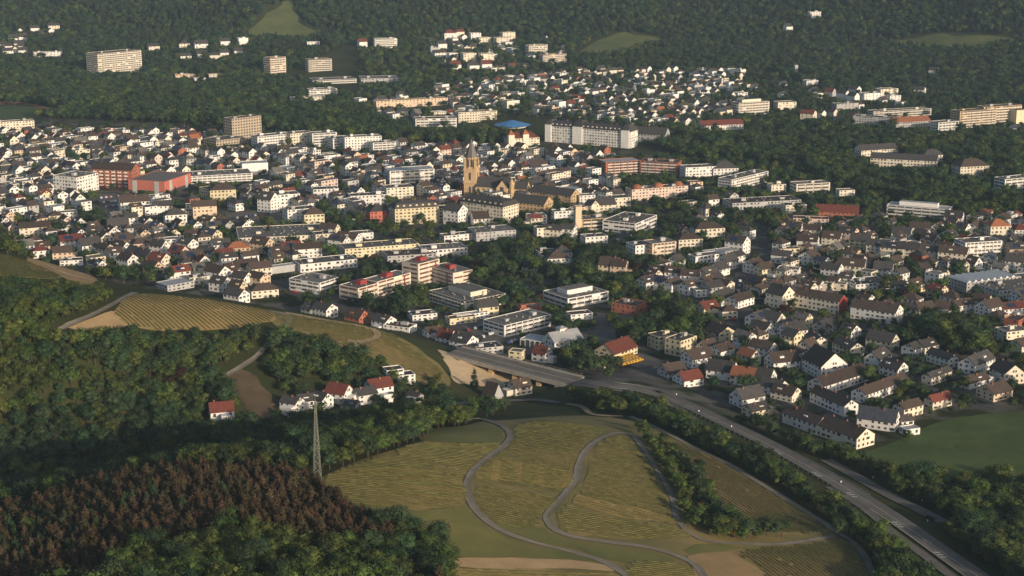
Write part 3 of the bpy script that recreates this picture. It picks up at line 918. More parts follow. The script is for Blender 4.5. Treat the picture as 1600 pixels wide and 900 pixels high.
B(1557, 369, 10, 17, 13, 9, 'h', 'c', 'o', land='the orange-roofed villa', lab='cream villa with steep bright orange-red roof at the wood edge', nm='villa')
B(1527, 397, 15, 30, 16, 11, 'f', 'w', 'g', bands=1, lab='white flat-roofed apartment block with window bands below the orange-roofed villa', nm='apartment_building')
B(1535, 447, 25, 46, 22, 7, 'f', 'g', 'l', skylights=1, land='the striped factory', lab='factory hall with pale glass strips across its roof', nm='factory_hall')
B(1592, 452, 25, 64, 34, 6, 'f', 'g', 'g', lab='wide dark flat-roofed factory hall beside the glass-striped one', nm='factory_hall')
B(1105, 373, 15, 24, 12, 9, 'h', 'c', 'b', land='the cream double villa', lab='cream double villa with twin gables and brown roof in the trees', nm='villa')
B(1102, 409, 28, 24, 10, 6, 'f', 'w', 'g', lab='white flat workshop beside the pale sheet-roofed hall', nm='workshop_hall')
B(1126, 401, 30, 26, 12, 5, 'f', 'g', 'l', lab='pale sheet-roofed hall between white workshop and street', nm='workshop_hall')
B(1030, 399, 25, 20, 14, 11, 'f', 'o', 'g', bands=1, lab='peach-brown flats with balconies behind a big tree', nm='apartment_building')
B(1002, 398, 25, 18, 14, 9, 'f', 'w', 'g', lab='white flats just left of the peach-brown flats', nm='apartment_building')
B(1352, 449, 20, 26, 18, 5, 'f', 'w', 'd', lab='low dark-roofed workshop behind the brown-roofed block with red end', nm='workshop_hall')
# long housing blocks, lower right
RB = 'terraced block'
C3((1222, 484), (1239, 478), (1196, 478), 9, 'g', 'c', 'd', lab='cream housing block with tall bright gable, left of the block with red end wall', nm='housing_block')
C3((1310, 492), (1323, 487), (1241, 479), 8.5, 'g', 'c', 'b', redend=1, land='the red end wall', lab='long cream housing block with brown roof and red end wall', nm='housing_block')
C3((1398, 508), (1411, 501), (1328, 497), 7.5, 'g', 'w', 'b', lab='long white housing block with brown roof, right of the red end wall', nm='housing_block')
C3((1288, 617), (1358, 594), (1269, 607), 5, 'g', 'w', 'b', land='the white terrace row', lab='white terraced row with brown roof and grey-lit gable, farthest of the terraces', nm='terraced_row')
C3((1318, 651), (1336, 645), (1265, 627), 5.5, 'g', 'w', 'b', lab='white terraced row with dark brown roof and bright gable end, behind tall poplar', nm='terraced_row')
C3((1276, 680), (1290, 674), (1222, 660), 5.5, 'g', 'w', 'b', lab='white terraced row at the roadside hedge, upper half of the pair', nm='terraced_row')
C3((1338, 702), (1360, 692), (1275, 679), 5.5, 'g', 'c', 'b', land='the roadside terrace', lab='cream terraced row at the roadside hedge, lower half with bright gable', nm='terraced_row')
C3((1352, 631), (1420, 606), (1329, 625), 5, 'g', 'w', 'b', lab='white terraced row with red-brown roof, in front of the farthest terrace', nm='terraced_row')
C3((1282, 594), (1310, 582), (1252, 578), 7.5, 'g', 'w', 'b', lab='white flats with big dark roof and three recessed stairwells', nm='housing_block')
for t in ["1372 578 1392 568 1348 574 5.5 w d", "1402 592 1416 586 1373 584 5 w d", "1392 549 1408 544 1352 541 5 c d", "1482 576 1491 571 1447 564 5 w d", "1523 587 1554 574 1501 579 5.5 w d",
          "1568 602 1588 593 1545 590 6 c b", "1455 603 1488 591 1442 598 4.5 c d", "1514 609 1546 601 1505 602 3.6 w b", "1552 628 1582 621 1527 618 4.2 o b", "1457 641 1487 633 1450 635 4.5 c r",
          "1412 654 1442 646 1398 647 5 c b", "1495 493 1522 488 1481 488 6 w b", "1270 416 1282 411 1245 413 6 w b", "1272 547 1289 543 1255 538 5 c d", "1328 560 1340 553 1300 549 5.5 c d"]:
    a = t.split()
    p = list(map(float, a[:6]))
    C3(p[0:2], p[2:4], p[4:6], float(a[6]), 'g', a[7], a[8])
# u v yaw L W h roof wall roofcolour
HOUSES = """
1090 569 30 16 11 5 g w b|1105 553 40 10 9 5 g c b|1127 557 40 12 10 5 g w b|1075 601 30 13 11 4 g w r|1050 591 30 13 10 4 g g b|1128 589 -25 15 11 5 g w d|1163 598 -28 13 11 5 g w o|1190 601 -30 13 11 5 g w d
1167 631 30 15 11 5 g w d|1180 649 30 11 9 4 g y d|1125 528 -62 15 12 5 g y b|1190 525 -40 12 10 6 g w d|1192 553 -40 14 10 5 g w b|1222 574 20 17 11 5 g w b|1208 613 -40 13 10 4.5 g w d|1228 622 -40 13 10 4 g c b
1372 666 -25 19 11 5 g w k|1413 663 20 7 6 3 g w d|1421 677 20 8 6 3.5 f w l|1427 554 45 12 9 5 g w d|1445 551 35 12 10 5 g c d|1580 531 20 16 12 7 f c g|1597 552 30 12 10 6 g c b|1395 400 -25 17 10 7 g c d
1372 396 -25 16 10 7 g c d|1419 402 -25 16 10 7 g c d|1450 404 -25 17 10 7 g c d|1489 410 -25 20 11 8 g c b|1560 421 20 20 10 5 f c d|1590 424 -25 17 11 8 g w d|1470 438 -40 9 8 5 g y d|1545 494 35 15 11 7 g w b
1578 491 20 16 10 5 g w r|1417 491 -25 13 9 5 g w d|1442 491 25 13 9 5 g c b|1475 489 -20 11 9 4 g c b|1597 474 20 14 10 6 g w d|1232 429 -20 15 10 5 f w g|1231 399 10 15 9 6 f y g|1330 426 -20 19 11 6 g c b|1300 429 -35 13 10 5 g w d
1380 429 -20 13 10 5 g w d|1275 453 -30 8 7 5 g w b|1290 453 -25 9 7 5 f c g|1302 448 -30 8 7 5 g c b|1312 453 -25 9 7 5 f c g|1323 446 -30 9 8 6 g w d|1207 511 -40 12 10 6 g c d|1238 529 25 15 10 6 g w d|1288 519 45 12 9 5 g g d
1028 434 -15 12 9 6 g w b|1053 437 -15 12 9 6 g w b|1079 442 -15 13 9 6 g w b|1012 449 40 13 10 5 g w b|1034 450 -40 10 9 5 g w k|1050 453 45 12 9 5 g w b|1077 458 45 12 9 6 g w b|1096 462 15 11 8 5 f w g
1112 460 30 13 10 6 g g d|1131 456 -42 11 9 6 g c b|1128 474 45 14 10 5 g w d|1156 477 45 17 10 5 g w b|1136 419 45 13 10 6 g w d|1123 429 45 12 10 5 g w d|1149 411 45 12 9 6 g w d|1152 395 -35 15 12 9 g w d
1177 425 45 12 10 6 g w b|1194 431 30 11 9 6 g y b|1182 453 -55 14 11 5 g o b|1105 488 30 12 9 4 g y r|1137 496 10 10 9 5 h c b|1187 509 45 16 11 6 g w d|1075 388 15 19 11 8 h c b|882 343 15 20 10 8 f w g
838 348 15 15 10 7 f w g|836 351 20 10 8 6 g c r|865 373 -20 16 10 8 g c d|888 374 -22 11 10 9 g w d|848 372 15 12 10 9 f c g|928 379 18 18 12 6 f w d|965 323 15 18 14 9 f c d|915 318 15 14 10 8 f w g|943 331 15 18 12 7 g c d
1085 297 15 12 10 8 f o g|1090 277 15 30 16 11 f w g|1130 276 10 24 16 9 h w d|953 425 -20 14 11 6 g y b|968 427 -20 11 10 6 g o b|870 414 10 16 12 6 h w b|853 401 15 14 10 5 f w g|878 405 10 13 11 6 h w d|827 424 -30 8 7 4 g w d
1455 255 10 22 13 9 h c d|1213 299 15 14 10 7 f c g|1320 308 10 14 10 7 f c g|1240 331 10 18 12 7 f c d|1240 369 -20 12 10 7 g w b|1268 367 -20 14 10 5 g c b|1262 389 -20 15 11 7 g w b|1325 377 -35 13 10 8 g p d
1300 384 -25 14 10 7 g c b|1345 388 -25 15 10 7 g y d|1408 377 -20 14 10 7 g w d|1437 366 -15 16 10 6 g w b|1490 351 -25 14 11 7 g w d|1592 371 10 13 11 7 h w r|1588 399 10 16 10 6 g o d|1222 410 -25 14 10 6 g w d
42 329 -35 13 10 6 g w b|87 345 20 11 9 5 h y b|107 341 25 13 10 6 f w g|110 384 30 17 10 5 g w r|65 391 20 12 9 4 g o b|140 393 35 15 11 6 g w d|112 413 15 16 10 4 f w b|98 403 15 14 10 5 g o b
55 367 22 24 11 7 g c b|185 364 20 16 11 7 g w d|210 328 22 24 12 8 g w b|255 331 15 15 10 6 g w d|274 351 20 17 12 9 h w d|205 352 20 10 9 7 g w d|165 399 -40 12 9 6 g c b|190 397 -38 13 9 6 g w b
200 416 -40 13 10 6 g w b|213 406 -40 13 10 6 g w d|229 411 -40 12 10 6 g w d|222 391 25 15 10 6 h o b|195 388 20 14 10 7 g w b|250 397 -30 12 9 7 g w d|266 386 20 15 10 7 f w g|294 391 -38 12 10 6 g w d
250 416 -35 14 10 6 g c r|238 426 -35 13 10 5 g o b|340 440 -35 15 11 8 g w b|312 441 25 16 10 5 f c g|345 453 -30 12 10 6 g w d|378 445 -30 12 10 6 g w d|372 460 -30 10 9 6 g y b|370 472 -35 14 10 6 g w d
412 462 20 18 11 5 h c b|330 376 -35 14 10 6 g y k|410 393 -30 15 11 7 g o b|371 396 20 17 11 5 h o o|326 353 -35 12 10 5 g c b|437 404 30 14 10 6 g w b|480 401 20 20 10 7 g w b|455 396 25 14 10 5 g w r
300 412 30 16 12 5 g p b|325 402 -30 15 10 5 g w d|345 390 25 13 10 5 g w d|385 425 25 16 12 5 g c b|405 430 30 15 11 6 g c b|405 445 -35 12 10 6 g o b|280 405 -35 13 10 6 g p r|350 408 25 13 10 5 g y r
448 323 20 20 16 12 f w g|468 343 25 24 14 10 f w g|490 350 15 16 12 9 h y b|420 330 -30 14 12 11 g w d|575 319 15 32 14 9 f w d|508 309 15 22 14 9 f w d|545 384 -28 18 10 7 g w b|530 388 -28 14 9 7 g w d
507 379 20 16 12 8 f c d|685 344 20 17 13 11 f c d|712 350 -35 15 13 12 g w d|750 351 15 13 11 6 g w b|565 372 20 16 11 5 f w g|515 368 -20 14 10 6 g c b|345 352 15 12 10 5 h c b|300 330 15 10 9 6 f c g
660 497 20 16 11 4 f w d|508 494 -40 13 10 6 g w d|485 490 -40 9 8 4 g g d|558 505 -35 12 10 5 g r b|600 512 -40 12 10 5 g w d|625 517 -25 18 10 4 f w b|698 535 -30 10 9 4 g w r|725 545 -38 13 11 5 g w d
748 553 20 26 12 4 f g d|676 527 25 10 8 4 g w b|760 491 20 13 10 6 g y d|720 503 25 18 8 4 f y b|735 498 28 22 7 4 f w l|905 497 20 15 9 4 f w b|847 563 -35 9 8 5 g w r|808 560 -20 8 7 5 f y g
"""
for t in HOUSES.replace('\n', '|').split('|'):
    a = t.split()
    if len(a) == 9:
        B(float(a[0]), float(a[1]), float(a[2]), float(a[3]), float(a[4]), float(a[5]), a[6], a[7], a[8])
# houses in the near valley, standing on the slope
VALLEY = """
346 650 18 13 10 4 g w r|457 640 -30 11 9 5 g w d|478 634 20 10 8 4 g w d|500 634 -35 12 10 5 g w d|530 624 -25 13 11 5 g w r|570 626 30 12 10 5 g w d|592 617 30 14 11 6 g w r|614 587 22 11 9 5 f w d|632 594 22 11 9 4.5 f w d
770 621 -40 9 10 1.0 a g b|812 614 30 12 10 5 g c b|648 626 -30 8 7 3 g g d|548 640 -20 9 8 3.5 g g d|795 605 10 8 5 3 f c b
"""
for t in VALLEY.replace('\n', '|').split('|'):
    a = t.split()
    if len(a) == 9:
        B(float(a[0]), float(a[1]), float(a[2]), float(a[3]) * .86, float(a[4]) * .86, float(a[5]) * .88, a[6], a[7], a[8], plane=False, valley=1)
FARH = """
4 76 20 14 12 7 g w d|20 66 25 14 12 7 g w d|30 74 25 16 12 7 g c d|36 64 25 14 12 7 g w b|54 50 25 14 12 7 g w d|84 46 25 18 12 7 g c d|12 85 25 16 12 6 g w d|36 84 25 15 12 6 g w d|75 89 15 44 12 8 f w g
240 81 25 17 13 9 g c d|288 77 20 17 13 9 h c d|314 77 20 20 13 9 g w d|351 73 25 15 12 9 g w d|379 71 25 15 13 12 f w g|290 93 20 16 11 6 g w d|315 90 20 14 11 6 g w d|335 92 20 15 11 6 g c d|350 87 20 13 11 5 g w d|372 84 20 13 11 5 g w d
289 122 20 28 12 6 f o g|336 122 20 18 11 6 f c g|312 127 20 16 10 5 f w g|20 204 20 46 14 11 f c g|566 73 25 13 11 8 g w r|489 70 20 20 9 5 f w g|702 60 20 20 14 9 h w r|718 57 20 13 11 8 g c r|742 60 20 17 12 9 f w r|756 67 20 20 13 9 f c g
785 68 25 26 13 10 f c g|793 60 25 22 12 10 f c g|678 83 20 14 12 9 f g g|690 77 20 14 12 9 g w d|686 88 30 20 12 6 g w b|732 95 20 20 14 12 f c g|759 96 20 20 14 12 f c g|711 108 20 15 12 7 g w r|759 108 20 15 13 8 g w r|740 108 20 15 11 6 g w d
1272 26 10 18 12 8 f w g|1231 48 25 12 10 7 g w d|1459 116 -30 12 10 6 g w d|1437 148 -30 13 11 7 g w d|1266 133 20 18 11 7 f w d|1395 157 20 16 11 7 f w g|1226 170 15 24 14 9 f c g|1297 150 -40 12 10 6 g g r|1317 155 -50 14 10 8 g w d|1335 148 -50 14 10 8 g w d
1333 158 -50 12 10 7 g w d|1360 157 20 26 13 10 f w g|1385 150 20 26 13 10 f c g|1263 186 -30 16 12 7 g c r|1320 171 20 30 12 8 f g g|1243 115 20 5 5 12 f g g
"""
for t in FARH.replace('\n', '|').split('|'):
    a = t.split()
    if len(a) == 9:
        B(float(a[0]), float(a[1]), float(a[2]), float(a[3]), float(a[4]), float(a[5]), a[6], a[7], a[8], plane=False)

# --- hashed keep-out test
CELL = 20.0
HASH = {}


def rehash():
    HASH.clear()
    for x, y, r in KEEP:
        for i in range(int((x - r) // CELL), int((x + r) // CELL) + 1):
            for j in range(int((y - r) // CELL), int((y + r) // CELL) + 1):
                HASH.setdefault((i, j), []).append((x, y, r))


def free(x, y, r):
    i0, i1 = int((x - r) // CELL), int((x + r) // CELL)
    j0, j1 = int((y - r) // CELL), int((y + r) // CELL)
    for i in range(i0, i1 + 1):
        for j in range(j0, j1 + 1):
            for a, b_, q in HASH.get((i, j), ()):
                if (a - x) ** 2 + (b_ - y) ** 2 < (q + r) ** 2:
                    return False
    return True


def take(x, y, r):
    KEEP.append((x, y, r))
    for i in range(int((x - r) // CELL), int((x + r) // CELL) + 1):
        for j in range(int((y - r) // CELL), int((y + r) // CELL) + 1):
            HASH.setdefault((i, j), []).append((x, y, r))


# church and blue roof keep their ground free
for (u, v, r) in [(736, 305, 14), (760, 306, 16), (785, 305, 16), (800, 197, 30)]:
    x, y = on_plane(u, v) if v > 232 else [t[0] for t in hit([u], [v])]
    KEEP.append((x, y, r))
rehash()

def px_rect(d):
    us, vs = [], []
    c_, s_ = math.cos(d['yaw']), math.sin(d['yaw'])
    for a in (-.5, .5):
        for b_ in (-.5, .5):
            x_ = d['x'] + c_ * a * d['L'] - s_ * b_ * d['W']; y_ = d['y'] + s_ * a * d['L'] + c_ * b_ * d['W']
            for zz in (0, d['h'] + (0 if d['roof'] == 'f' else d['W'] * .35)):
                u_, v_ = to_px(x_, y_, d['z'] + zz)
                us.append(float(u_)); vs.append(float(v_))
    return min(us), max(us), min(vs), max(vs), d['dist']


N_EXPLICIT = len(BLD)
RECTS = [px_rect(d) for d in BLD]
RECTS = [(r[0], r[1], r[2], r[3] - (.35 * (r[3] - r[2]) if d.get('valley') else 0), r[4]) for r, d in zip(RECTS, BLD)]
RECTS_LAND = [r for r, d in zip(RECTS, BLD) if d.get('lab')] + [(724, 805, 228, 306, 1400.0), (772, 830, 178, 200, 1800.0)]

# --- filler houses of the town (areas, local street direction, density, size)
NOBUILD = [
    [(760, 405), (800, 375), (900, 380), (1000, 415), (1005, 470), (880, 445), (780, 455), (740, 425)],
    [(1390, 500), (1440, 488), (1570, 505), (1600, 560), (1410, 548)],
    [(900, 500), (1110, 490), (1110, 545), (1000, 600), (900, 590)],
    [(670, 440), (740, 430), (800, 470), (680, 500)],
]
FILL = [
    ([(-30, 210), (330, 208), (420, 224), (600, 236), (720, 230), (830, 238), (960, 246), (965, 335), (820, 352), (700, 345), (420, 345), (300, 352), (-30, 345)], 40, .95, 11.5, 15.5, .32),
    ([(-30, 345), (420, 350), (540, 402), (500, 432), (440, 462), (330, 440), (240, 436), (150, 428), (60, 402), (-30, 386)], 32, .86, 13, 19, .10),
    ([(1000, 415), (1120, 370), (1250, 345), (1420, 335), (1640, 345), (1640, 520), (1390, 500), (1300, 560), (1180, 590), (1120, 470), (1000, 460)], 46, .88, 12.5, 18.5, .09),
    ([(965, 300), (1110, 300), (1200, 330), (1200, 370), (1060, 400), (965, 385)], 30, .55, 18, 27, .25),
    ([(560, 165), (640, 150), (700, 136), (900, 112), (1150, 112), (1190, 135), (1140, 192), (1040, 200), (850, 182), (770, 175), (640, 195), (560, 178)], 38, .62, 14, 23, .24),
    ([(665, 55), (880, 58), (890, 105), (760, 115), (690, 102)], 30, .42, 18, 28, .35),
    ([(1210, 135), (1300, 142), (1480, 132), (1380, 190), (1230, 192)], 40, .22, 20, 30, .15),
    ([(1600, 215), (1480, 200), (1400, 205), (1600, 205)], 30, .4, 16, 22, .2),
    ([(1560, 545), (1640, 540), (1640, 650), (1590, 640)], 40, .7, 17, 24, .0),
    ([(-20, 62), (40, 46), (96, 38), (104, 48), (60, 62), (30, 92), (-20, 94)], 25, .5, 16, 22, .1),
    ([(470, 405), (620, 400), (620, 420), (470, 425)], 30, .5, 18, 26, .2),
]
WK = ['w'] * 56 + ['c'] * 22 + ['y'] * 4 + ['o'] * 4 + ['g'] * 6 + ['p'] * 4 + ['r'] * 2
RK = ['b'] * 46 + ['d'] * 26 + ['g'] * 12 + ['r'] * 4 + ['k'] * 6 + ['o'] * 1
for poly, yaw0, dens, su, sv, flat in FILL:
    wp = np.array(px_world(poly, False)) if poly[0][1] < 200 else np.array([on_plane(*p) for p in poly])
    c = wp.mean(0)
    a = R(yaw0)
    d1 = np.array([math.cos(a), math.sin(a)]); d2 = np.array([-d1[1], d1[0]])
    s = (wp - c) @ d1; t = (wp - c) @ d2
    row = 0
    tt = t.min()
    while tt < t.max():
        ss = s.min() + rng.uniform(0, su)
        flip = rng.random() < .5
        while ss < s.max():
            p = c + d1 * (ss + rng.uniform(-2, 2)) + d2 * (tt + rng.uniform(-2.5, 2.5))
            ss += su * rng.uniform(.9, 1.35)
            if rng.random() > dens:
                continue
            z = float(ground(*p))
            u, v = to_px(p[0], p[1], z)
            if not in_poly(np.array([u]), np.array([v]), poly)[0] or u < -25 or u > 1625:
                continue
            if any(in_poly(np.array([u]), np.array([v]), q)[0] for q in NOBUILD):
                continue
            if not visible(p[0], p[1], z, 1.08, 5.0):
                continue
            if rng.random() < flat:
                L, Wd, h, ro, rc = rng.uniform(10, 19), rng.uniform(8, 12), rng.uniform(5, 10), 'f', rng.choice('ggggdbl')
            else:
                L, Wd, h = rng.uniform(8.5, 13), rng.uniform(7.2, 9.6), (rng.uniform(5.5, 9.5) if 225 < v < 345 and u < 1000 else rng.uniform(4.8, 7))
                ro = 'h' if rng.random() < .22 else 'g'
                rc = rng.choice(RK)
            if not free(p[0], p[1], .40 * math.hypot(L, Wd)):
                continue
            dd = math.hypot(p[0], p[1]); sc_ = FPX / dd
            ut, vt = u, v - (h + 4) * sc_
            if any(r[0] - L * .4 * sc_ < u < r[1] + L * .4 * sc_ and vt < r[3] - .30 * (r[3] - r[2]) and v > r[2] and dd < r[4] for r in RECTS_LAND):
                continue
            yw = yaw0 + rng.uniform(-7, 7) + (-90 if (rng.random() < (.7 if flip else .35)) else 0)
            e = add_b(p[0], p[1], R(yw), L, Wd, h, ro, rng.choice(WK), rc)
            take(p[0], p[1], .40 * math.hypot(L, Wd))
        tt += sv * rng.uniform(.9, 1.15)
        row += 1
rehash()


# --- building geometry: returns {part: (G, material)}
def wallquad(g, L, Wd, side, s0, s1, z0, z1, out):
    """flat panel on a wall. side 0:-y 1:+x 2:+y 3:-x"""
    if side == 0:
        V = [(s0, -Wd / 2 - out, z0), (s1, -Wd / 2 - out, z0), (s1, -Wd / 2 - out, z1), (s0, -Wd / 2 - out, z1)]
    elif side == 2:
        V = [(s1, Wd / 2 + out, z0), (s0, Wd / 2 + out, z0), (s0, Wd / 2 + out, z1), (s1, Wd / 2 + out, z1)]
    elif side == 1:
        V = [(L / 2 + out, s0, z0), (L / 2 + out, s1, z0), (L / 2 + out, s1, z1), (L / 2 + out, s0, z1)]
    else:
        V = [(-L / 2 - out, s1, z0), (-L / 2 - out, s0, z0), (-L / 2 - out, s0, z1), (-L / 2 - out, s1, z1)]
    g.add(V, [(0, 1, 2, 3)])


def wallbox(g, L, Wd, side, s0, s1, z0, z1, d0, d1):
    if side == 0:
        g.box(s0, s1, -Wd / 2 - d1, -Wd / 2 - d0, z0, z1)
    elif side == 2:
        g.box(s0, s1, Wd / 2 + d0, Wd / 2 + d1, z0, z1)
    elif side == 1:
        g.box(L / 2 + d0, L / 2 + d1, s0, s1, z0, z1)
    else:
        g.box(-L / 2 - d1, -L / 2 - d0, s0, s1, z0, z1)


def geo(d):
    L, Wd, h, ro = d['L'], d['W'], d['h'], d['roof']
    rr = random.Random(int(d['x'] * 13 + d['y'] * 7))
    P = {}
    w = G(); r = G()
    b0 = -2.5
    x0, x1, y0, y1 = -L / 2, L / 2, -Wd / 2, Wd / 2
    oh = .45
    ch = None
    if ro == 'g' or ro == 'a':
        rise = Wd / 2 * (math.tan(R(rr.uniform(30, 42))) if ro == 'g' else 1.7)
        if L > 25:
            rise = Wd / 2 * math.tan(R(32))
        V = [(x0, y0, b0), (x1, y0, b0), (x1, y1, b0), (x0, y1, b0), (x0, y0, h), (x1, y0, h), (x1, y1, h), (x0, y1, h), (x0, 0, h + rise), (x1, 0, h + rise)]
        w.add(V, [(0, 1, 5, 4), (2, 3, 7, 6), (1, 2, 6, 9, 5), (3, 0, 4, 8, 7), (4, 5, 9, 8), (6, 7, 8, 9)])
        sl = rise / (Wd / 2)
        ey, ez = Wd / 2 + oh, h - oh * sl
        th = .28
        up = .06
        a, b_ = x0 - oh * .7, x1 + oh * .7
        V = [(a, -ey, ez + up), (b_, -ey, ez + up), (b_, 0, h + rise + up), (a, 0, h + rise + up), (a, ey, ez + up), (b_, ey, ez + up)]
        V += [(x, y, z + th) for x, y, z in V]
        r.add(V, [(0, 3, 2, 1), (3, 4, 5, 2), (6, 7, 8, 9), (9, 8, 11, 10), (0, 1, 7, 6), (5, 4, 10, 11), (1, 2, 8, 7), (2, 5, 11, 8), (3, 0, 6, 9), (4, 3, 9, 10)])
        top = h + rise
        if ro == 'g':
            ch = G()
            n = 1 + int(L > 25) * 2
            for i in range(n):
                cx_ = (rr.uniform(-.35, .35) * L) if n == 1 else (i - 1) * L / 3
                cy_ = rr.choice((-1, 1)) * .8
                ch.box(cx_ - .4, cx_ + .4, cy_ - .35, cy_ + .35, top - 1.8, top + .9)
            if d['dist'] < 1500 and rr.random() < .45 and L < 25:     # dormers
                dm = G()
                for sgn in (-1, 1):
                    if rr.random() < .75:
                        cx_ = rr.uniform(-.2, .2) * L
                        yy = sgn * Wd * .34
                        zz = h + rise * .30
                        dm.box(cx_ - 1.3, cx_ + 1.3, min(yy, 0), max(yy, 0), zz - .3, zz + rise * .32)
                if dm.V:
                    P['dormer'] = (dm, WALL[d['wall']][1])
    elif ro == 'h':
        rise = Wd / 2 * .72
        w.box(x0, x1, y0, y1, b0, h)
        e = oh
        k = max(0.4, L / 2 - Wd / 2)
        V = [(x0 - e, y0 - e, h + .05), (x1 + e, y0 - e, h + .05), (x1 + e, y1 + e, h + .05), (x0 - e, y1 + e, h + .05), (-k, 0, h + rise), (k, 0, h + rise)]
        r.add(V, [(3, 2, 1, 0), (0, 1, 5, 4), (1, 2, 5), (2, 3, 4, 5), (3, 0, 4)])
        ch = G().box(-.5, .3, .3, .9, h + rise * .6, h + rise + .8)
        top = h + rise
    elif ro == 'm':
        w.box(x0, x1, y0, y1, b0, h)
        i1, z1, z2 = 1.6, h + 3.6, h + 5.2
        i2 = Wd / 2 - .6
        a = [(x0 - .4, y0 - .4), (x1 + .4, y0 - .4), (x1 + .4, y1 + .4), (x0 - .4, y1 + .4)]
        b_ = [(x0 + i1, y0 + i1), (x1 - i1, y0 + i1), (x1 - i1, y1 - i1), (x0 + i1, y1 - i1)]
        c_ = [(x0 + i2, y0 + i2), (x1 - i2, y0 + i2), (x1 - i2, y1 - i2), (x0 + i2, y1 - i2)]
        r.prism(a, h + .03, z1, b_).prism(b_, z1 + .01, z2, c_)
        dm = G()
        n = max(2, int(L / 5))
        for sgn in (-1, 1):
            for i in range(n):
                xx = x0 + (i + .5) * L / n
                ya, yb = sgn * (Wd / 2 - .5), sgn * (Wd / 2 - 2.6)
                dm.box(xx - .8, xx + .8, min(ya, yb), max(ya, yb), h + .5, h + 2.7)
        P['dormer'] = (dm, WALL[d['wall']][1])
        ch = G()
        for i in range(3):
            ch.box(x0 + (i + .7) * L / 3.4, x0 + (i + .7) * L / 3.4 + 1, -.5, .5, z2 - .5, z2 + 1.4)
        top = z2
    else:
        pt = .35
        w.prism([(x0, y0), (x1, y0), (x1, y1), (x0, y1)], b0, h - .6)
        for a in ((x0, x1, y0, y0 + pt), (x0, x1, y1 - pt, y1), (x0, x0 + pt, y0 + pt, y1 - pt), (x1 - pt, x1, y0 + pt, y1 - pt)):
            w.box(a[0], a[1], a[2], a[3], h - .6, h)
        r.box(x0 + pt + .02, x1 - pt - .02, y0 + pt + .02, y1 - pt - .02, h - .59, h - .32)
        top = h
        if not d.get('nowin') and L > 12 and d['rc'] != 'l':
            st = G()
            n = 1 + int(L > 35)
            for i in range(n):
                sx = rr.uniform(-.3, .3) * L if n == 1 else (-.28 + .56 * i) * L
                sy = rr.uniform(-.15, .15) * Wd
                if rr.random() < .55 or d.get('lab'):
                    a_, c_ = rr.uniform(1.2, 2.4), rr.uniform(1.0, 1.8)
                    st.box(sx - a_, sx + a_, sy - c_, sy + c_, h - .32, h + rr.uniform(1.0, 2.2))
            if st.V and not d.get('redbox'):
                P['roof_hut'] = (st, WALL[d['wall']][1] if rr.random() < .4 else WALL['g'][1])
            vn = G()
            for i in range(int(L * Wd / 70)):
                vx, vy = rr.uniform(-.44, .44) * L, rr.uniform(-.4, .4) * Wd
                vn.box(vx - .5, vx + .5, vy - .5, vy + .5, h - .32, h + rr.uniform(0, .6))
            if vn.V and d['dist'] < 1700:
                P['roof_vents'] = (vn, M_CONC)
    P['wall'] = (w, WALL[d['wall']][1])
    if ro in 'gh' and L < 20 and d['dist'] < 1300 and rr.random() < .5:
        ax = G()
        sx = rr.choice((-1, 1)); aw, al, ah = rr.uniform(3, 4.5), rr.uniform(4, 7), rr.uniform(2.5, 3.6)
        if rr.random() < .5:
            ax.box(min(sx * L / 2, sx * (L / 2 + aw)), max(sx * L / 2, sx * (L / 2 + aw)), -al / 2, al / 2, b0, ah)
        else:
            ax.box(-al / 2 + 1, al / 2 + 1, min(sx * Wd / 2, sx * (Wd / 2 + aw)), max(sx * Wd / 2, sx * (Wd / 2 + aw)), b0, ah)
        P['annex'] = (ax, WALL[d['wall']][1])
    if ro == 'g' and L < 20 and d['dist'] < 1300 and rr.random() < .22:
        sl_ = rise / (Wd / 2); sg = rr.choice((-1, 1)); sp2 = G()
        ya, yb = Wd * .42, Wd * .12
        za, zb = h + (Wd / 2 - ya) * sl_ + .42, h + (Wd / 2 - yb) * sl_ + .42
        sp2.add([(-L * .3, -sg * ya, za), (L * .1, -sg * ya, za), (L * .1, -sg * yb, zb), (-L * .3, -sg * yb, zb)], [(0, 1, 2, 3) if sg > 0 else (3, 2, 1, 0)])
        P['solar_panel'] = (sp2, M_SOLAR)
    P['roof'] = (r, ROOF[d['rc']][1])
    if ch and d['dist'] < 2100:
        P['chimney'] = (ch, M_CHIM)
    # windows
    if not d.get('nowin') and ro != 'a':
        win = G()
        fl = max(1, int(round((h + .4) / 2.9)))
        fh = h / fl
        bands = d.get('bands', 0)
        far = d['dist'] > 1900
        if bands:
            ba = G()
            pitch_ = rr.choice((3.2, 4.5, 6.5)) if bands == 1 else 7.5
            for s_ in range(4):
                ln = (L if s_ in (0, 2) else Wd)
                for f in range(fl):
                    z = f * fh
                    if bands == 2:
                        n = max(2, int(ln / 3.4))
                        for i in range(n):
                            a = -ln / 2 + (i + .22) * ln / n
                            wallquad(win, L, Wd, s_, a, a + ln / n * .56, z + fh * .32, z + fh * .80, .05)
                    else:
                        sw = max(1, int(ln / pitch_))
                        for i in range(sw):
                            if rr.random() < .07:
                                continue
                            a = -ln / 2 + .9 + i * (ln - 1.8) / sw
                            wallquad(win, L, Wd, s_, a + .3, a + (ln - 1.8) / sw - .3, z + fh * .42, z + fh * .84, .05)
                        if bands in (1, 3) and s_ in (0, 2) and not far:
                            n = max(1, int(ln / 7))
                            for i in range(n):
                                a = -ln / 2 + 1.6 + (i) * (ln - 2.4) / n
                                wallbox(ba, L, Wd, s_, a, a + (ln - 2.4) / n - .8, z + .1, z + fh * .36, .04, 1.0 if bands == 1 else .35)
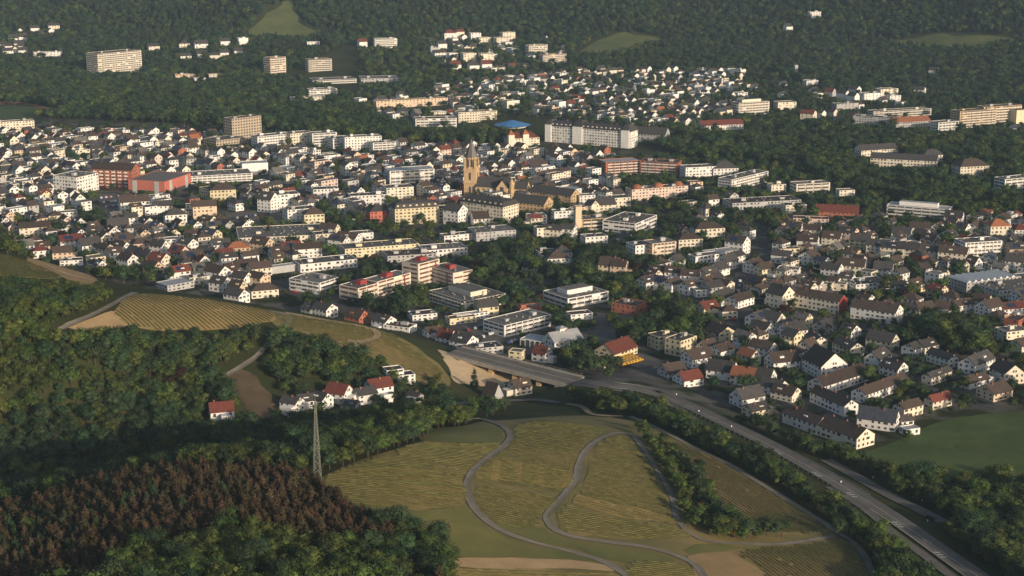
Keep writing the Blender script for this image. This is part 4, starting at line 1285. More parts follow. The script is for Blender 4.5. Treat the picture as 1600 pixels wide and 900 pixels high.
            if bands == 1 and d['dist'] > 1900:
                for s_ in (0, 1, 2, 3):
                    ln = (L if s_ in (0, 2) else Wd)
                    for f in range(fl):
                        wallbox(ba, L, Wd, s_, -ln / 2 + .6, ln / 2 - .6, f * fh + .1, f * fh + fh * .38, .06, 1.1)
            if ba.V:
                P['balconies'] = (ba, M_BALC if d['wall'] != 'w' else M_WHITE)
        elif not (far and L < 16):
            for s_ in range(4):
                ln = (L if s_ in (0, 2) else Wd)
                n = max(2, int(ln / (3.1 if not far else 4.5)))
                for f in range(fl):
                    z = f * fh
                    for i in range(n):
                        if rr.random() < .12:
                            continue
                        a = -ln / 2 + (i + .5) * ln / n
                        ww = .62 if rr.random() < .8 else 1.1
                        wallquad(win, L, Wd, s_, a - ww, a + ww, z + fh * .34, z + fh * .80, .04)
                if ro == 'g' and s_ in (1, 3) and d['dist'] < 1500:
                    wallquad(win, L, Wd, s_, -1.2, -.2, h + .6, h + 1.9, .04)
                    wallquad(win, L, Wd, s_, .3, 1.3, h + .6, h + 1.9, .04)
        if win.V:
            P['windows'] = (win, M_BAND if bands == 3 else M_GLASS)
    return P, top


SUBPART = {'chimney': 'roof', 'roof_hut': 'roof', 'roof_vents': 'roof', 'dormer': 'roof', 'solar_panel': 'roof'}
STUFFP = ('windows', 'roof_vents', 'balconies', 'dormer', 'chimney', 'roof_hut')


def place(d, name, label, cat, group=None):
    P, top = geo(d)
    root = link(name, None, loc=(d['x'], d['y'], d['z']), rz=d['yaw'])
    tag(root, label, cat, group)
    objs = {}
    for part in ('wall', 'roof', 'windows', 'balconies', 'chimney', 'dormer', 'roof_hut', 'roof_vents', 'annex', 'solar_panel'):
        if part in P:
            g, m_ = P[part]
            o = g.build(part, m_, objs.get(SUBPART.get(part), root))
            objs[part] = o
            if part in STUFFP:
                o['kind'] = 'stuff'
    extras(d, root, objs, top)
    return root


def extras(d, root, objs, top):
    L, Wd, h = d['L'], d['W'], d['h']
    if d.get('redbox'):
        G().prism([(-3.4, -2.8), (3.4, -2.8), (3.4, 2.8), (-3.4, 2.8)], h - .3, h + 2.3, [(-2.9, -2.3), (2.9, -2.3), (2.9, 2.3), (-2.9, 2.3)]).build('plant_room', M_RED, objs['roof'])
        for s_ in (1,):
            for q in (0, 2):
                g = G()
                wallbox(g, L, Wd, q, s_ * L * .3 - .55, s_ * L * .3 + .55, 0, h - .4, .1, .55)
                g.build('red_stripe', M_RED, root)
        G().box(-L / 2 - .12, L / 2 + .12, -Wd / 2 - .12, Wd / 2 + .12, -1.0, .4).build('plinth', M_RED, root)
    if d.get('redend'):
        g = G()
        rise = Wd / 2 * math.tan(R(32))
        g.add([(L / 2 + .12, -Wd / 2 + .05, -1), (L / 2 + .12, Wd / 2 - .05, -1), (L / 2 + .12, Wd / 2 - .05, h), (L / 2 + .12, 0, h + rise - .2), (L / 2 + .12, -Wd / 2 + .05, h)], [(0, 1, 2, 3, 4)])
        g.build('red_gable', M_RED, root)
    if d.get('court'):
        G().box(-L * .32, L * .30, -Wd * .18, Wd * .22, h - .3, h + 2.8).build('upper_storey', WALL[d['wall']][1], root)
        G().box(-L * .31, L * .29, -Wd * .17, Wd * .21, h + 2.8, h + 2.95).build('upper_roof', ROOF[d['rc']][1], root)
    if d.get('raised'):
        for s_ in range(4):
            ln = L if s_ in (0, 2) else Wd
            for q in (-.28, .32):
                g = G()
                wallbox(g, L, Wd, s_, ln * q - 2.2, ln * q + 2.2, 0, h - .5, .06, .3)
                g.build('slate_panel', WALL['g'][1], root)
            g = G()
            wallbox(g, L, Wd, s_, -ln / 2 + .4, ln / 2 - .4, -.5, 3.0, .08, .2)
            g.build('shop_front', M_GLASS, root)
    if d.get('turrets'):
        for q in (-.42, .05):
            x = L * q
            G().prism([(x - 3.2, -Wd / 2 - 1), (x + 3.2, -Wd / 2 - 1), (x + 3.2, -Wd / 2 + 5), (x - 3.2, -Wd / 2 + 5)], 0, h + 4).build('turret', WALL['c'][1], root)
            c_ = (x, -Wd / 2 + 2)
            G().prism([(x - 3.7, -Wd / 2 - 1.5), (x + 3.7, -Wd / 2 - 1.5), (x + 3.7, -Wd / 2 + 5.5), (x - 3.7, -Wd / 2 + 5.5)], h + 4.01, h + 9, [(c_[0] - .1, c_[1] - .1), (c_[0] + .1, c_[1] - .1), (c_[0] + .1, c_[1] + .1), (c_[0] - .1, c_[1] + .1)]).build('turret_roof', ROOF['o'][1], root)
    if d.get('domes'):
        for q in (-.36, 0.02, .38):
            g = G()
            for k in range(4):
                a0, a1 = k * math.pi / 8, (k + 1) * math.pi / 8
                g.cyl(L * q, 0, h + 3.4 * math.sin(a0), h + 3.4 * math.sin(a1), 4.6 * math.cos(a0), max(.1, 4.6 * math.cos(a1)), 10)
            g.build('dome', ROOF['o'][1], root)
    if d.get('palace'):
        for q, wd_, hh in ((-.47, 7, 6), (-.12, 11, 7.5), (.44, 9, 7)):
            x = L * q
            G().box(x - wd_ / 2, x + wd_ / 2, -Wd / 2 - 1.4, Wd / 2 + 1.4, -1, h + 1.5).build('tower', WALL['w'][1], root)
            G().prism([(x - wd_ / 2 - .3, -Wd / 2 - 1.7), (x + wd_ / 2 + .3, -Wd / 2 - 1.7), (x + wd_ / 2 + .3, Wd / 2 + 1.7), (x - wd_ / 2 - .3, Wd / 2 + 1.7)], h + 1.52, h + hh,
                      [(x - wd_ / 4, -Wd / 4), (x + wd_ / 4, -Wd / 4), (x + wd_ / 4, Wd / 4), (x - wd_ / 4, Wd / 4)]).build('tower_roof', ROOF['d'][1], root)
    if d.get('tower'):
        G().box(-2.4, 2.4, -1, 3.8, 3, 12).build('lookout_tower', WALL['w'][1], root)
        G().prism([(-2.9, -1.5), (2.9, -1.5), (2.9, 4.3), (-2.9, 4.3)], 12.01, 13.2, [(-.2, 1.2), (.2, 1.2), (.2, 1.6), (-.2, 1.6)]).build('lookout_roof', ROOF['l'][1], root)
        for s_ in (-1, 1):
            G().box(s_ * 1.1 - .6, s_ * 1.1 + .6, -1.06, -1.0, 9, 10.6).build('lookout_window', M_GLASS, root)
    if d.get('gates'):
        for k in range(5):
            g = G()
            wallbox(g, L, Wd, 0, -L / 2 + .8 + k * 3.2, -L / 2 + 3.2 + k * 3.2, 0, 3.5, .06, .12)
            g.build('gate', M_GLASS, root)
    if d.get('skylights'):
        for k in range(8):
            x = -L / 2 + 3 + k * (L - 6) / 7.5
            G().prism([(x - 1.5, -Wd / 2 + 1), (x + 1.5, -Wd / 2 + 1), (x + 1.5, Wd / 2 - 1), (x - 1.5, Wd / 2 - 1)], h - .3, h + 1.0, [(x - .2, -Wd / 2 + 1), (x + .2, -Wd / 2 + 1), (x + .2, Wd / 2 - 1), (x - .2, Wd / 2 - 1)]).build('skylight', M_WHITE, objs['roof'])
    if d.get('balc'):
        n = 6
        for f in range(5):
            for i in range(n):
                g = G()
                a = -L / 2 + 2.5 + i * (L - 4) / n
                wallbox(g, L, Wd, 0, a, a + 3.0, 2.0 + f * 3.1, 3.1 + f * 3.1, .05, 1.3)
                g.build('balcony', M_WHITE, root)


# --- labels for everything that is not a named landmark
LANDS = [(d['u'], d['v'], d['land']) for d in BLD if d.get('land')] + [(736, 300, 'the sandstone church'), (800, 195, 'the blue tent roof'), (825, 575, 'the road bridge'), (494, 740, 'the lattice mast'), (1160, 680, 'the highway'),
                                                                      (700, 65, 'the hillside villas'), (1000, 140, 'the wooded slope'), (240, 80, 'the hill houses')]
ORD = ['nearest', 'second nearest', 'third nearest', 'fourth nearest', 'fifth nearest', 'sixth nearest', 'seventh nearest', 'eighth nearest', 'ninth nearest', 'tenth nearest', 'eleventh nearest', 'twelfth nearest']
LANDS = [(a, b_, {'the flat-roofed workshop': 'the workshop', 'the red-striped clinic': 'the clinic', 'the grey-topped office': 'the grey office', 'the red-roofed depot': 'the depot', 'the low court building': 'the office block', 'the metal-roofed hall': 'the metal hall', 'the brown-roofed school': 'the brown school'}.get(c_, c_)) for a, b_, c_ in LANDS]


def rtext(d):
    c = ROOF[d['rc']][0]
    return {'g': c.replace(' flat', '') + ' gable roof', 'h': c.replace(' flat', '') + ' hipped roof', 'f': c.replace(' flat', '') + ' flat roof', 'm': c + ' mansard', 'a': c + ' A-frame roof'}[d['roof']]


named, houses, flats, rest = [], [], [], []
for d in BLD:
    d['size'] = d['L'] * (d['h'] + 4) / d['dist'] ** 2
    vis = -30 < d['u'] < 1630 and -10 < d['v'] < 920
    if d.get('lab'):
        named.append(d)
    elif not vis:
        continue
    elif d['roof'] == 'f':
        flats.append(d)
    else:
        houses.append(d)
houses.sort(key=lambda d: -d['size'])
flats.sort(key=lambda d: -d['size'])
NH, NF = 290, 200
ind = [(d, 'house') for d in houses[:NH]] + [(d, 'flat_roofed_house') for d in flats[:NF]]
rest = houses[NH:] + flats[NF:]
buckets = {}
for d, k in ind:
    i = min(range(len(LANDS)), key=lambda i: (LANDS[i][0] - d['u']) ** 2 + (2.0 * (LANDS[i][1] - d['v'])) ** 2)
    lu, lv, ln = LANDS[i]
    du, dv = d['u'] - lu, (d['v'] - lv) * 2.0
    rel = ('right of' if du > 0 else 'left of') if abs(du) > abs(dv) else ('in front of' if dv > 0 else 'behind')
    ds = f"{WALL[d['wall']][0]} {'house' if k == 'house' else 'building'} with {rtext(d)}"
    buckets.setdefault((ds, rel, ln), []).append((math.hypot(du, dv), d, k))
for (ds, rel, ln), L_ in buckets.items():
    L_.sort(key=lambda t: t[0])
    for i, (_, d, k) in enumerate(L_):
        if len(L_) == 1:
            lab = f"{ds}, standing {rel} {ln}"
        else:
            o_ = ORD[i] if i < len(ORD) else 'farthest'
            lab = f"{ds}, {o_} {rel} {ln}"
        if len(lab.split()) > 16:
            lab = lab.replace(' nearest', '').replace(' flat-roofed', '').replace('slate blue', 'slate').replace('pale metal', 'metal').replace('pale pink', 'pink')
        place(d, k, lab, 'house' if k == 'house' else 'building', 'gabled and hipped houses of the town' if k == 'house' else 'flat-roofed buildings of the town')
for d in named:
    place(d, d['nm'], d['lab'], d['nm'].replace('_', ' '))

# --- the remaining small far houses, one mass
acc = {}
for d in rest:
    P, _ = geo(d)
    c, s = math.cos(d['yaw']), math.sin(d['yaw'])
    for part, (g, m_) in P.items():
        if part in ('roof_vents', 'balconies'):
            continue
        A = acc.setdefault(m_.name, [m_, [], [], 0])
        v = np.array(g.V)
        A[1].append(np.stack([v[:, 0] * c - v[:, 1] * s + d['x'], v[:, 0] * s + v[:, 1] * c + d['y'], v[:, 2] + d['z']], 1))
        A[2] += [tuple(i + A[3] for i in f) for f in g.F]
        A[3] += len(v)
Vs, Fs, Mi, ms, off = [], [], [], [], 0
for k, (m_, vs, fs, n) in enumerate(acc.values()):
    v = np.concatenate(vs)
    Vs.append(v); Fs += [tuple(i + off for i in f) for f in fs]; Mi += [k] * len(fs); ms.append(m_); off += n
if Vs:
    o = link('far_houses', mesh('far_houses', np.concatenate(Vs), Fs, ms, Mi))
    tag(o, 'mass of small far houses filling the town between the larger ones', 'houses', kind='stuff')


# ------------------------------------------------------------------ church
def church():
    x, y = on_plane(737, 306)
    root = link('church', None, loc=(x, y, 0), rz=R(-14))
    root.scale = (.98, .98, .82)
    tag(root, 'sandstone church with tall pointed spire, dark nave roof and transept gable', 'church')
    st, sl_ = WALL['b'][1], ROOF['d'][1]
    t = 5.6
    tw = G().box(-t, t, -t, t, -2, 30)
    tw.build('tower', st, root)
    for z in (14.5, 29.2):
        G().box(-t - .5, t + .5, -t - .5, t + .5, z, z + 1.0).build('cornice', st, root)
    a8 = [(math.cos(math.pi / 8 + i * math.pi / 4), math.sin(math.pi / 8 + i * math.pi / 4)) for i in range(8)]
    G().prism([(5.2 * a, 5.2 * b_) for a, b_ in a8], 30.2, 42).build('belfry', st, root)
    for sx in (-1, 1):
        for sy in (-1, 1):
            G().box(sx * 4.6 - .9, sx * 4.6 + .9, sy * 4.6 - .9, sy * 4.6 + .9, 30.2, 38).prism([(sx * 4.6 - .9, sy * 4.6 - .9), (sx * 4.6 + .9, sy * 4.6 - .9), (sx * 4.6 + .9, sy * 4.6 + .9), (sx * 4.6 - .9, sy * 4.6 + .9)], 38.01, 42,
                 [(sx * 4.6 - .1, sy * 4.6 - .1), (sx * 4.6 + .1, sy * 4.6 - .1), (sx * 4.6 + .1, sy * 4.6 + .1), (sx * 4.6 - .1, sy * 4.6 + .1)]).build('pinnacle', st, root)
    G().prism([(5.9 * a, 5.9 * b_) for a, b_ in a8], 42.01, 61, [(.15 * a, .15 * b_) for a, b_ in a8]).build('spire', mat('spire_slate', (.15, .14, .135), (.10, .095, .092), .6, .5, .4), root)
    for s_ in range(4):
        for q in (-1.6, 1.6):
            g = G(); wallbox(g, 10.0, 10.0, s_, q - .7, q + .7, 32, 40, -.1, .12)
            g.build('belfry_opening', M_GLASS, root)
        for z0, z1 in ((18, 26), (4, 11)):
            g = G(); wallbox(g, 2 * t, 2 * t, s_, -.9, .9, z0, z1, .02, .1)
            g.build('lancet_window', M_GLASS, root)

    def hall(nm, x0, x1, y0, y1, h, rise, along=True, wx=0):
        g, r_ = G(), G()
        if along:
            m_ = (y0 + y1) / 2
            g.add([(x0, y0, -2), (x1, y0, -2), (x1, y1, -2), (x0, y1, -2), (x0, y0, h), (x1, y0, h), (x1, y1, h), (x0, y1, h), (x0, m_, h + rise), (x1, m_, h + rise)], [(0, 1, 5, 4), (2, 3, 7, 6), (1, 2, 6, 9, 5), (3, 0, 4, 8, 7)])
            r_.add([(x0 + .2, y0 - .4, h - .3), (x1 - .2, y0 - .4, h - .3), (x1 - .2, m_, h + rise + .2), (x0 + .2, m_, h + rise + .2), (x0 + .2, y1 + .4, h - .3), (x1 - .2, y1 + .4, h - .3)], [(0, 1, 2, 3), (3, 2, 5, 4)])
            n = int((x1 - x0) / 4.5)
            for k in range(n):
                xx = x0 + (k + .5) * (x1 - x0) / n
                for yy, s_ in ((y0, -1), (y1, 1)):
                    G().box(xx - .7, xx + .7, min(yy, yy + s_ * .08), max(yy, yy + s_ * .08), h * .3, h * .85).build('nave_window', M_GLASS, root)
                    G().box(xx + 1.7, xx + 2.5, min(yy, yy + s_ * 1.0), max(yy, yy + s_ * 1.0), -1, h * .8).build('buttress', st, root)
        else:
            m_ = (x0 + x1) / 2
            g.add([(x0, y0, -2), (x1, y0, -2), (x1, y1, -2), (x0, y1, -2), (x0, y0, h), (x1, y0, h), (x1, y1, h), (x0, y1, h), (m_, y0, h + rise), (m_, y1, h + rise)], [(0, 1, 5, 8, 4), (1, 2, 6, 5), (2, 3, 7, 9, 6), (3, 0, 4, 7)])
            r_.add([(x0 - .4, y0 + .3, h - .3), (m_, y0 + .3, h + rise + .2), (m_, y1 - .3, h + rise + .2), (x0 - .4, y1 - .3, h - .3), (x1 + .4, y0 + .3, h - .3), (x1 + .4, y1 - .3, h - .3)], [(0, 1, 2, 3), (1, 4, 5, 2)])
            G().cyl(0, 0, 0, .15, 2.1, 2.1, 12)
            G().box(m_ - 1.6, m_ + 1.6, y0 - .1, y0 + .1, h * .35, h * 1.1).build('transept_window', M_GLASS, root)
        g.build(nm, st, root)
        r_.build(nm + '_roof', sl_, root)

    hall('nave', 5.6, 40, -8, 8, 12, 9)
    hall('transept', 26, 36, -13, 13, 12.5, 8, False)
    hall('choir', 40.2, 52, -6.5, 6.5, 11, 7)
    G().cyl(39, -9.5, -1, 17, 2.2, 2.2, 8).cyl(39, -9.5, 17.01, 23, 2.5, .1, 8).build('stair_turret', st, root)


church()

# blue polygonal tent roof of the baths
x, y = [t[0] for t in hit([800], [198])]
root = link('bath_pavilion', None, loc=(x, y, float(ground(x, y))))
root.scale = (.95, .95, .5)
tag(root, 'round bath pavilion under a wide bright blue tent roof', 'pavilion')
n = 12
ring = [(math.cos(2 * math.pi * i / n), math.sin(2 * math.pi * i / n)) for i in range(n)]
G().prism([(17 * a, 17 * b_) for a, b_ in ring], -1, 5).build('wall', WALL['c'][1], root)
for i in range(n):
    a, b_ = ring[i], ring[(i + 1) % n]
    G().add([(22 * a[0], 22 * a[1], 4.6), (22 * b_[0], 22 * b_[1], 4.6), (6 * b_[0], 6 * b_[1], 12.5), (6 * a[0], 6 * a[1], 12.5), (22 * a[0], 22 * a[1], 4.3), (22 * b_[0], 22 * b_[1], 4.3)], [(0, 1, 2, 3), (4, 5, 1, 0)]).build('roof_panel', ROOF['u'][1], root)
G().prism([(6.4 * a, 6.4 * b_) for a, b_ in ring], 12.3, 14.5, [(2 * a, 2 * b_) for a, b_ in ring]).build('lantern', ROOF['u'][1], root)

# ------------------------------------------------------------------ road bridge
def bridge():
    zt = 8.2
    pa, pb = np.array(on_plane(742, 556, zt)), np.array(px_world([(900, 597)])[0])
    zb = float(ground(*pb)) + .45
    d = pb - pa
    Lb = np.hypot(*d)
    root = link('road_bridge', None, loc=(pa[0], pa[1], 0), rz=math.atan2(d[1], d[0]))
    tag(root, 'wide concrete road bridge on short piers between sand bank and highway', 'bridge')
    sl_ = (zb - zt) / Lb
    hw = 9.5

    def slab(nm, y0, y1, dz0, dz1, m_, x0=-14, x1=None):
        x1 = Lb if x1 is None else x1
        f = lambda x: zt + sl_ * x
        V = [(x0, y0, f(x0) + dz0), (x1, y0, f(x1) + dz0), (x1, y1, f(x1) + dz0), (x0, y1, f(x0) + dz0), (x0, y0, f(x0) + dz1), (x1, y0, f(x1) + dz1), (x1, y1, f(x1) + dz1), (x0, y1, f(x0) + dz1)]
        return G().add(V, [(0, 3, 2, 1), (4, 5, 6, 7), (0, 1, 5, 4), (1, 2, 6, 5), (2, 3, 7, 6), (3, 0, 4, 7)]).build(nm, m_, root)
    slab('deck', -hw, hw, -1.5, 0, M_CONC)
    slab('carriageway', -hw + 1.4, hw - 1.4, .01, .10, M_ASPH2)
    for y_ in (-hw, hw - .5):
        slab('parapet', y_, y_ + .5, .01, .55, M_CONC)
    for y_ in (-7.6, -.1, 7.4):
        slab('lane_line', y_, y_ + .3, .101, .13, M_PAINT)
    for y_ in (-hw + .25, hw - .25):
        slab('hand_rail', y_ - .06, y_ + .06, 1.4, 1.55, M_STEEL)
        for k in range(int(Lb / 3.5)):
            x_ = k * 3.5
            G().box(x_ - .06, x_ + .06, y_ - .06, y_ + .06, zt + sl_ * x_ + .4, zt + sl_ * x_ + 1.5).build('railing_post', M_STEEL, root)
    for k in range(1, 4):
        x_ = Lb * (k * .235)
        for y_ in (-6.6, 0, 6.6):
            G().box(x_ - 1.3, x_ + 1.3, y_ - 1.5, y_ + 1.5, -3, zt + sl_ * x_ - 1.4).build('pier', WALL['b'][1], root)
    G().box(-16, -8, -hw, hw, -2, zt - 1.6).build('abutment', M_CONC, root)
    G().box(Lb - 8, Lb - .5, -hw + .2, hw - .2, -2, zb - 1.3).build('abutment', M_CONC, root)
    for k in range(12):
        t = k / 11
        q = pa + d * t
        KEEP.append((q[0], q[1], 12))


bridge()


# ------------------------------------------------------------------ lattice mast
def mast():
    x, y = [t[0] for t in hit([496], [748])]
    z = float(ground(x, y))
    root = link('lattice_mast', None, loc=(x, y, z - .5), rz=R(20))
    tag(root, 'tall slender steel lattice mast at the edge of the pine wood', 'mast')
    Hm = 31.0
    w0, w1 = 1.35, .22
    f = lambda zz: w0 + (w1 - w0) * zz / Hm
    for sx, sy in ((-1, -1), (1, -1), (1, 1), (-1, 1)):
        G().bar((sx * w0, sy * w0, 0), (sx * w1, sy * w1, Hm), .14).build('leg', M_STEEL, root)
    zz = [0]
    while zz[-1] < Hm - 1.5:
        zz.append(zz[-1] + 1.7 * f(zz[-1]) + .6)
    for a, b_ in zip(zz[:-1], zz[1:]):
        b_ = min(b_, Hm)
        g = G()
        A, Bq = f(a), f(b_)
        c4 = [(-1, -1), (1, -1), (1, 1), (-1, 1)]
        for i in range(4):
            p, q = c4[i], c4[(i + 1) % 4]
            g.bar((p[0] * A, p[1] * A, a), (q[0] * Bq, q[1] * Bq, b_), .06)
            g.bar((q[0] * A, q[1] * A, a), (p[0] * Bq, p[1] * Bq, b_), .06)
            g.bar((p[0] * Bq, p[1] * Bq, b_), (q[0] * Bq, q[1] * Bq, b_), .06)
        o = g.build('bracing', M_STEEL, root)
        o['kind'] = 'stuff'
    G().cyl(0, 0, Hm, Hm + 2.2, .12, .05, 6).build('tip', M_STEEL, root)
    KEEP.append((x, y, 5))


mast()

# ------------------------------------------------------------------ vehicles
CARP = {}
CM = {k: mat('car_' + k, c, tuple(v * .9 for v in c), .5, .35, .5) for k, c in dict(white=(.75, .75, .75), silver=(.40, .41, .43), black=(.025, .025, .03), red=(.35, .03, .03), blue=(.04, .08, .25), yellow=(.62, .36, .04)).items()}
M_TYRE = mat('tyre', (.02, .02, .02), None, 1.0)


def car_meshes(van):
    if van in CARP:
        return CARP[van]
    if van:
        prof = [(-2.4, .35), (2.4, .35), (2.45, 1.0), (1.9, 1.25), (1.35, 2.0), (-2.4, 2.05)]
        cab = [(1.38, 1.25), (1.86, 1.3), (1.40, 1.92), (.4, 1.92), (.4, 1.25)]
    else:
        prof = [(-2.1, .30), (2.1, .30), (2.15, .75), (1.0, .95), (.4, 1.42), (-1.2, 1.45), (-1.9, 1.0), (-2.15, .95)]
        cab = [(.95, .97), (.38, 1.36), (-1.15, 1.38), (-1.75, 1.0)]
        cab = cab[::-1]

    def ext(p, w):
        n = len(p)
        V = [(x, -w, z) for x, z in p] + [(x, w, z) for x, z in p]
        F = [tuple(range(n)), tuple(range(2 * n - 1, n - 1, -1))] + [((i + 1) % n, i, n + i, n + (i + 1) % n) for i in range(n)]
        return V, F
    body = ext(prof, .86)
    win = ext(cab, .875)
    g = G()
    a = [(math.cos(2 * math.pi * i / 8) * .33, math.sin(2 * math.pi * i / 8) * .33) for i in range(8)]
    V = [(x, -.11, z) for x, z in a] + [(x, .11, z) for x, z in a]
    F = [tuple(range(8)), tuple(range(15, 7, -1))] + [((i + 1) % 8, i, 8 + i, 8 + (i + 1) % 8) for i in range(8)]
    CARP[van] = (body, mesh('window', *win, M_GLASS), mesh('wheel', V, F, M_TYRE), {})
    return CARP[van]


def car(x, y, z, yaw, colr, label, group, van=False):
    body, win, whl, cache = car_meshes(van)
    if colr not in cache:
        cache[colr] = mesh('body', *body, CM[colr])
    nm = 'parked_van' if van else 'parked_car'
    r_ = link(nm, None, loc=(x, y, z), rz=yaw)
    tag(r_, label, 'van' if van else 'car', group)
    link('body', cache[colr], r_); link('window', win, r_)
    for sx in (-1.3, 1.3):
        for sy in (-.82, .82):
            link('wheel', whl, r_, loc=(sx, sy, .33))


def lot(u0, v0, u1, v1, n, yaw, lab, grp, van=False, cols=('white', 'silver', 'black', 'silver', 'blue', 'red', 'black'), skip=.2, off=.1):
    a, b_ = np.array(on_plane(u0, v0)), np.array(on_plane(u1, v1))
    for k in range(n):
        if rng.random() < skip:
            continue
        p = a + (b_ - a) * k / max(1, n - 1)
        c_ = rng.choice(cols)
        car(p[0], p[1], float(ground(*p)) + off, R(yaw + rng.uniform(-4, 4)), c_, lab.format(c_), grp, van)


lot(716, 506, 752, 496, 14, 100, '{} car parked in the far row beside the flat-roofed workshop', 'cars at the workshop, far row')
lot(728, 518, 760, 508, 10, 100, '{} car parked in the middle row beside the flat-roofed workshop', 'cars at the workshop, middle row', skip=.35)
lot(745, 531, 772, 520, 9, 100, '{} car parked in the near row beside the flat-roofed workshop', 'cars at the workshop, near row', cols=('white', 'silver', 'white', 'black'), skip=.2)
lot(786, 540, 806, 533, 5, 60, '{} car parked between the workshop and the fire station', 'cars by the fire station', cols=('white', 'silver', 'blue'))
for r_ in range(4):
    lot(958 + r_ * 6, 566 - r_ * .2 + r_ * 2.4, 984 + r_ * 5, 557 + r_ * 2.6, 6, 40, 'yellow delivery van parked in rows beside the red-roofed depot', 'yellow vans at the depot', True, ('yellow',), .15)
for r_ in range(3):
    lot(158 + r_ * 4, 310 + r_ * 7, 208 + r_ * 2, 305 + r_ * 7, 14, 110, '{} car in the car park in front of the brick balcony block', 'cars at the brick block', skip=.3)
lot(350, 344, 440, 332, 14, 100, '{} car in the car park behind the wide supermarket', 'cars at the supermarket', skip=.3)
lot(1180, 489, 1340, 517, 12, -32, '{} car parked along the street by the long housing blocks', 'cars along the housing street', skip=.3, off=.13)
lot(1420, 600, 1540, 635, 8, -40, '{} car on the lane between the white houses near the field', 'cars on the field lane', skip=.4, off=.13)
lot(1146, 500, 1156, 440, 8, 95, '{} car on the straight street between white gabled houses', 'cars on the straight street', skip=.2, off=.13)
lot(640, 371, 730, 344, 9, 28, '{} car driving on the diagonal street', 'cars on the diagonal street', skip=.2, off=.13)
lot(460, 458, 640, 512, 9, -25, '{} car on the main street above the vineyard brow', 'cars on the main street', skip=.3, off=.13)
for u, v, c_ in ((1031, 616, 'black'), (1455, 812, 'black')):
    x, y = [t[0] for t in hit([u], [v])]
    car(x, y, float(ground(x, y)) + .62, R(-50), c_, 'black car on the road ' + ('at the bridge end of the highway' if u < 1200 else 'on the merging lane of the highway'), 'cars on the highway')

# small road signs along the highway
for k, (u, v, lab) in enumerate([(945, 578, 'white sign post where the bridge meets the highway'), (1057, 620, 'small white road sign on the verge where the slip road leaves'), (1092, 646, 'small white road sign between slip road and highway'),
                                 (1143, 670, 'yellow-white road sign in the grass wedge beside the highway'), (1314, 757, 'white delineator sign on the near edge of the highway'), (1364, 750, 'white road sign at the start of the merging lane'), (1440, 786, 'white road sign beside the merging lane'), (1449, 818, 'white road sign on the wedge between highway and merging lane')]):
    x, y = [t[0] for t in hit([u], [v])]
    r_ = link('road_sign', None, loc=(x, y, float(ground(x, y))))
    tag(r_, lab, 'road sign', 'signs along the highway')
    G().cyl(0, 0, -.5, 2.6, .07, .07, 6).build('post', M_STEEL, r_)
    G().box(-.55, .55, -.16, -.09, 1.7, 3.0).build('sign_plate', M_WHITE, r_)
    r_.scale = (.45, .45, .6)

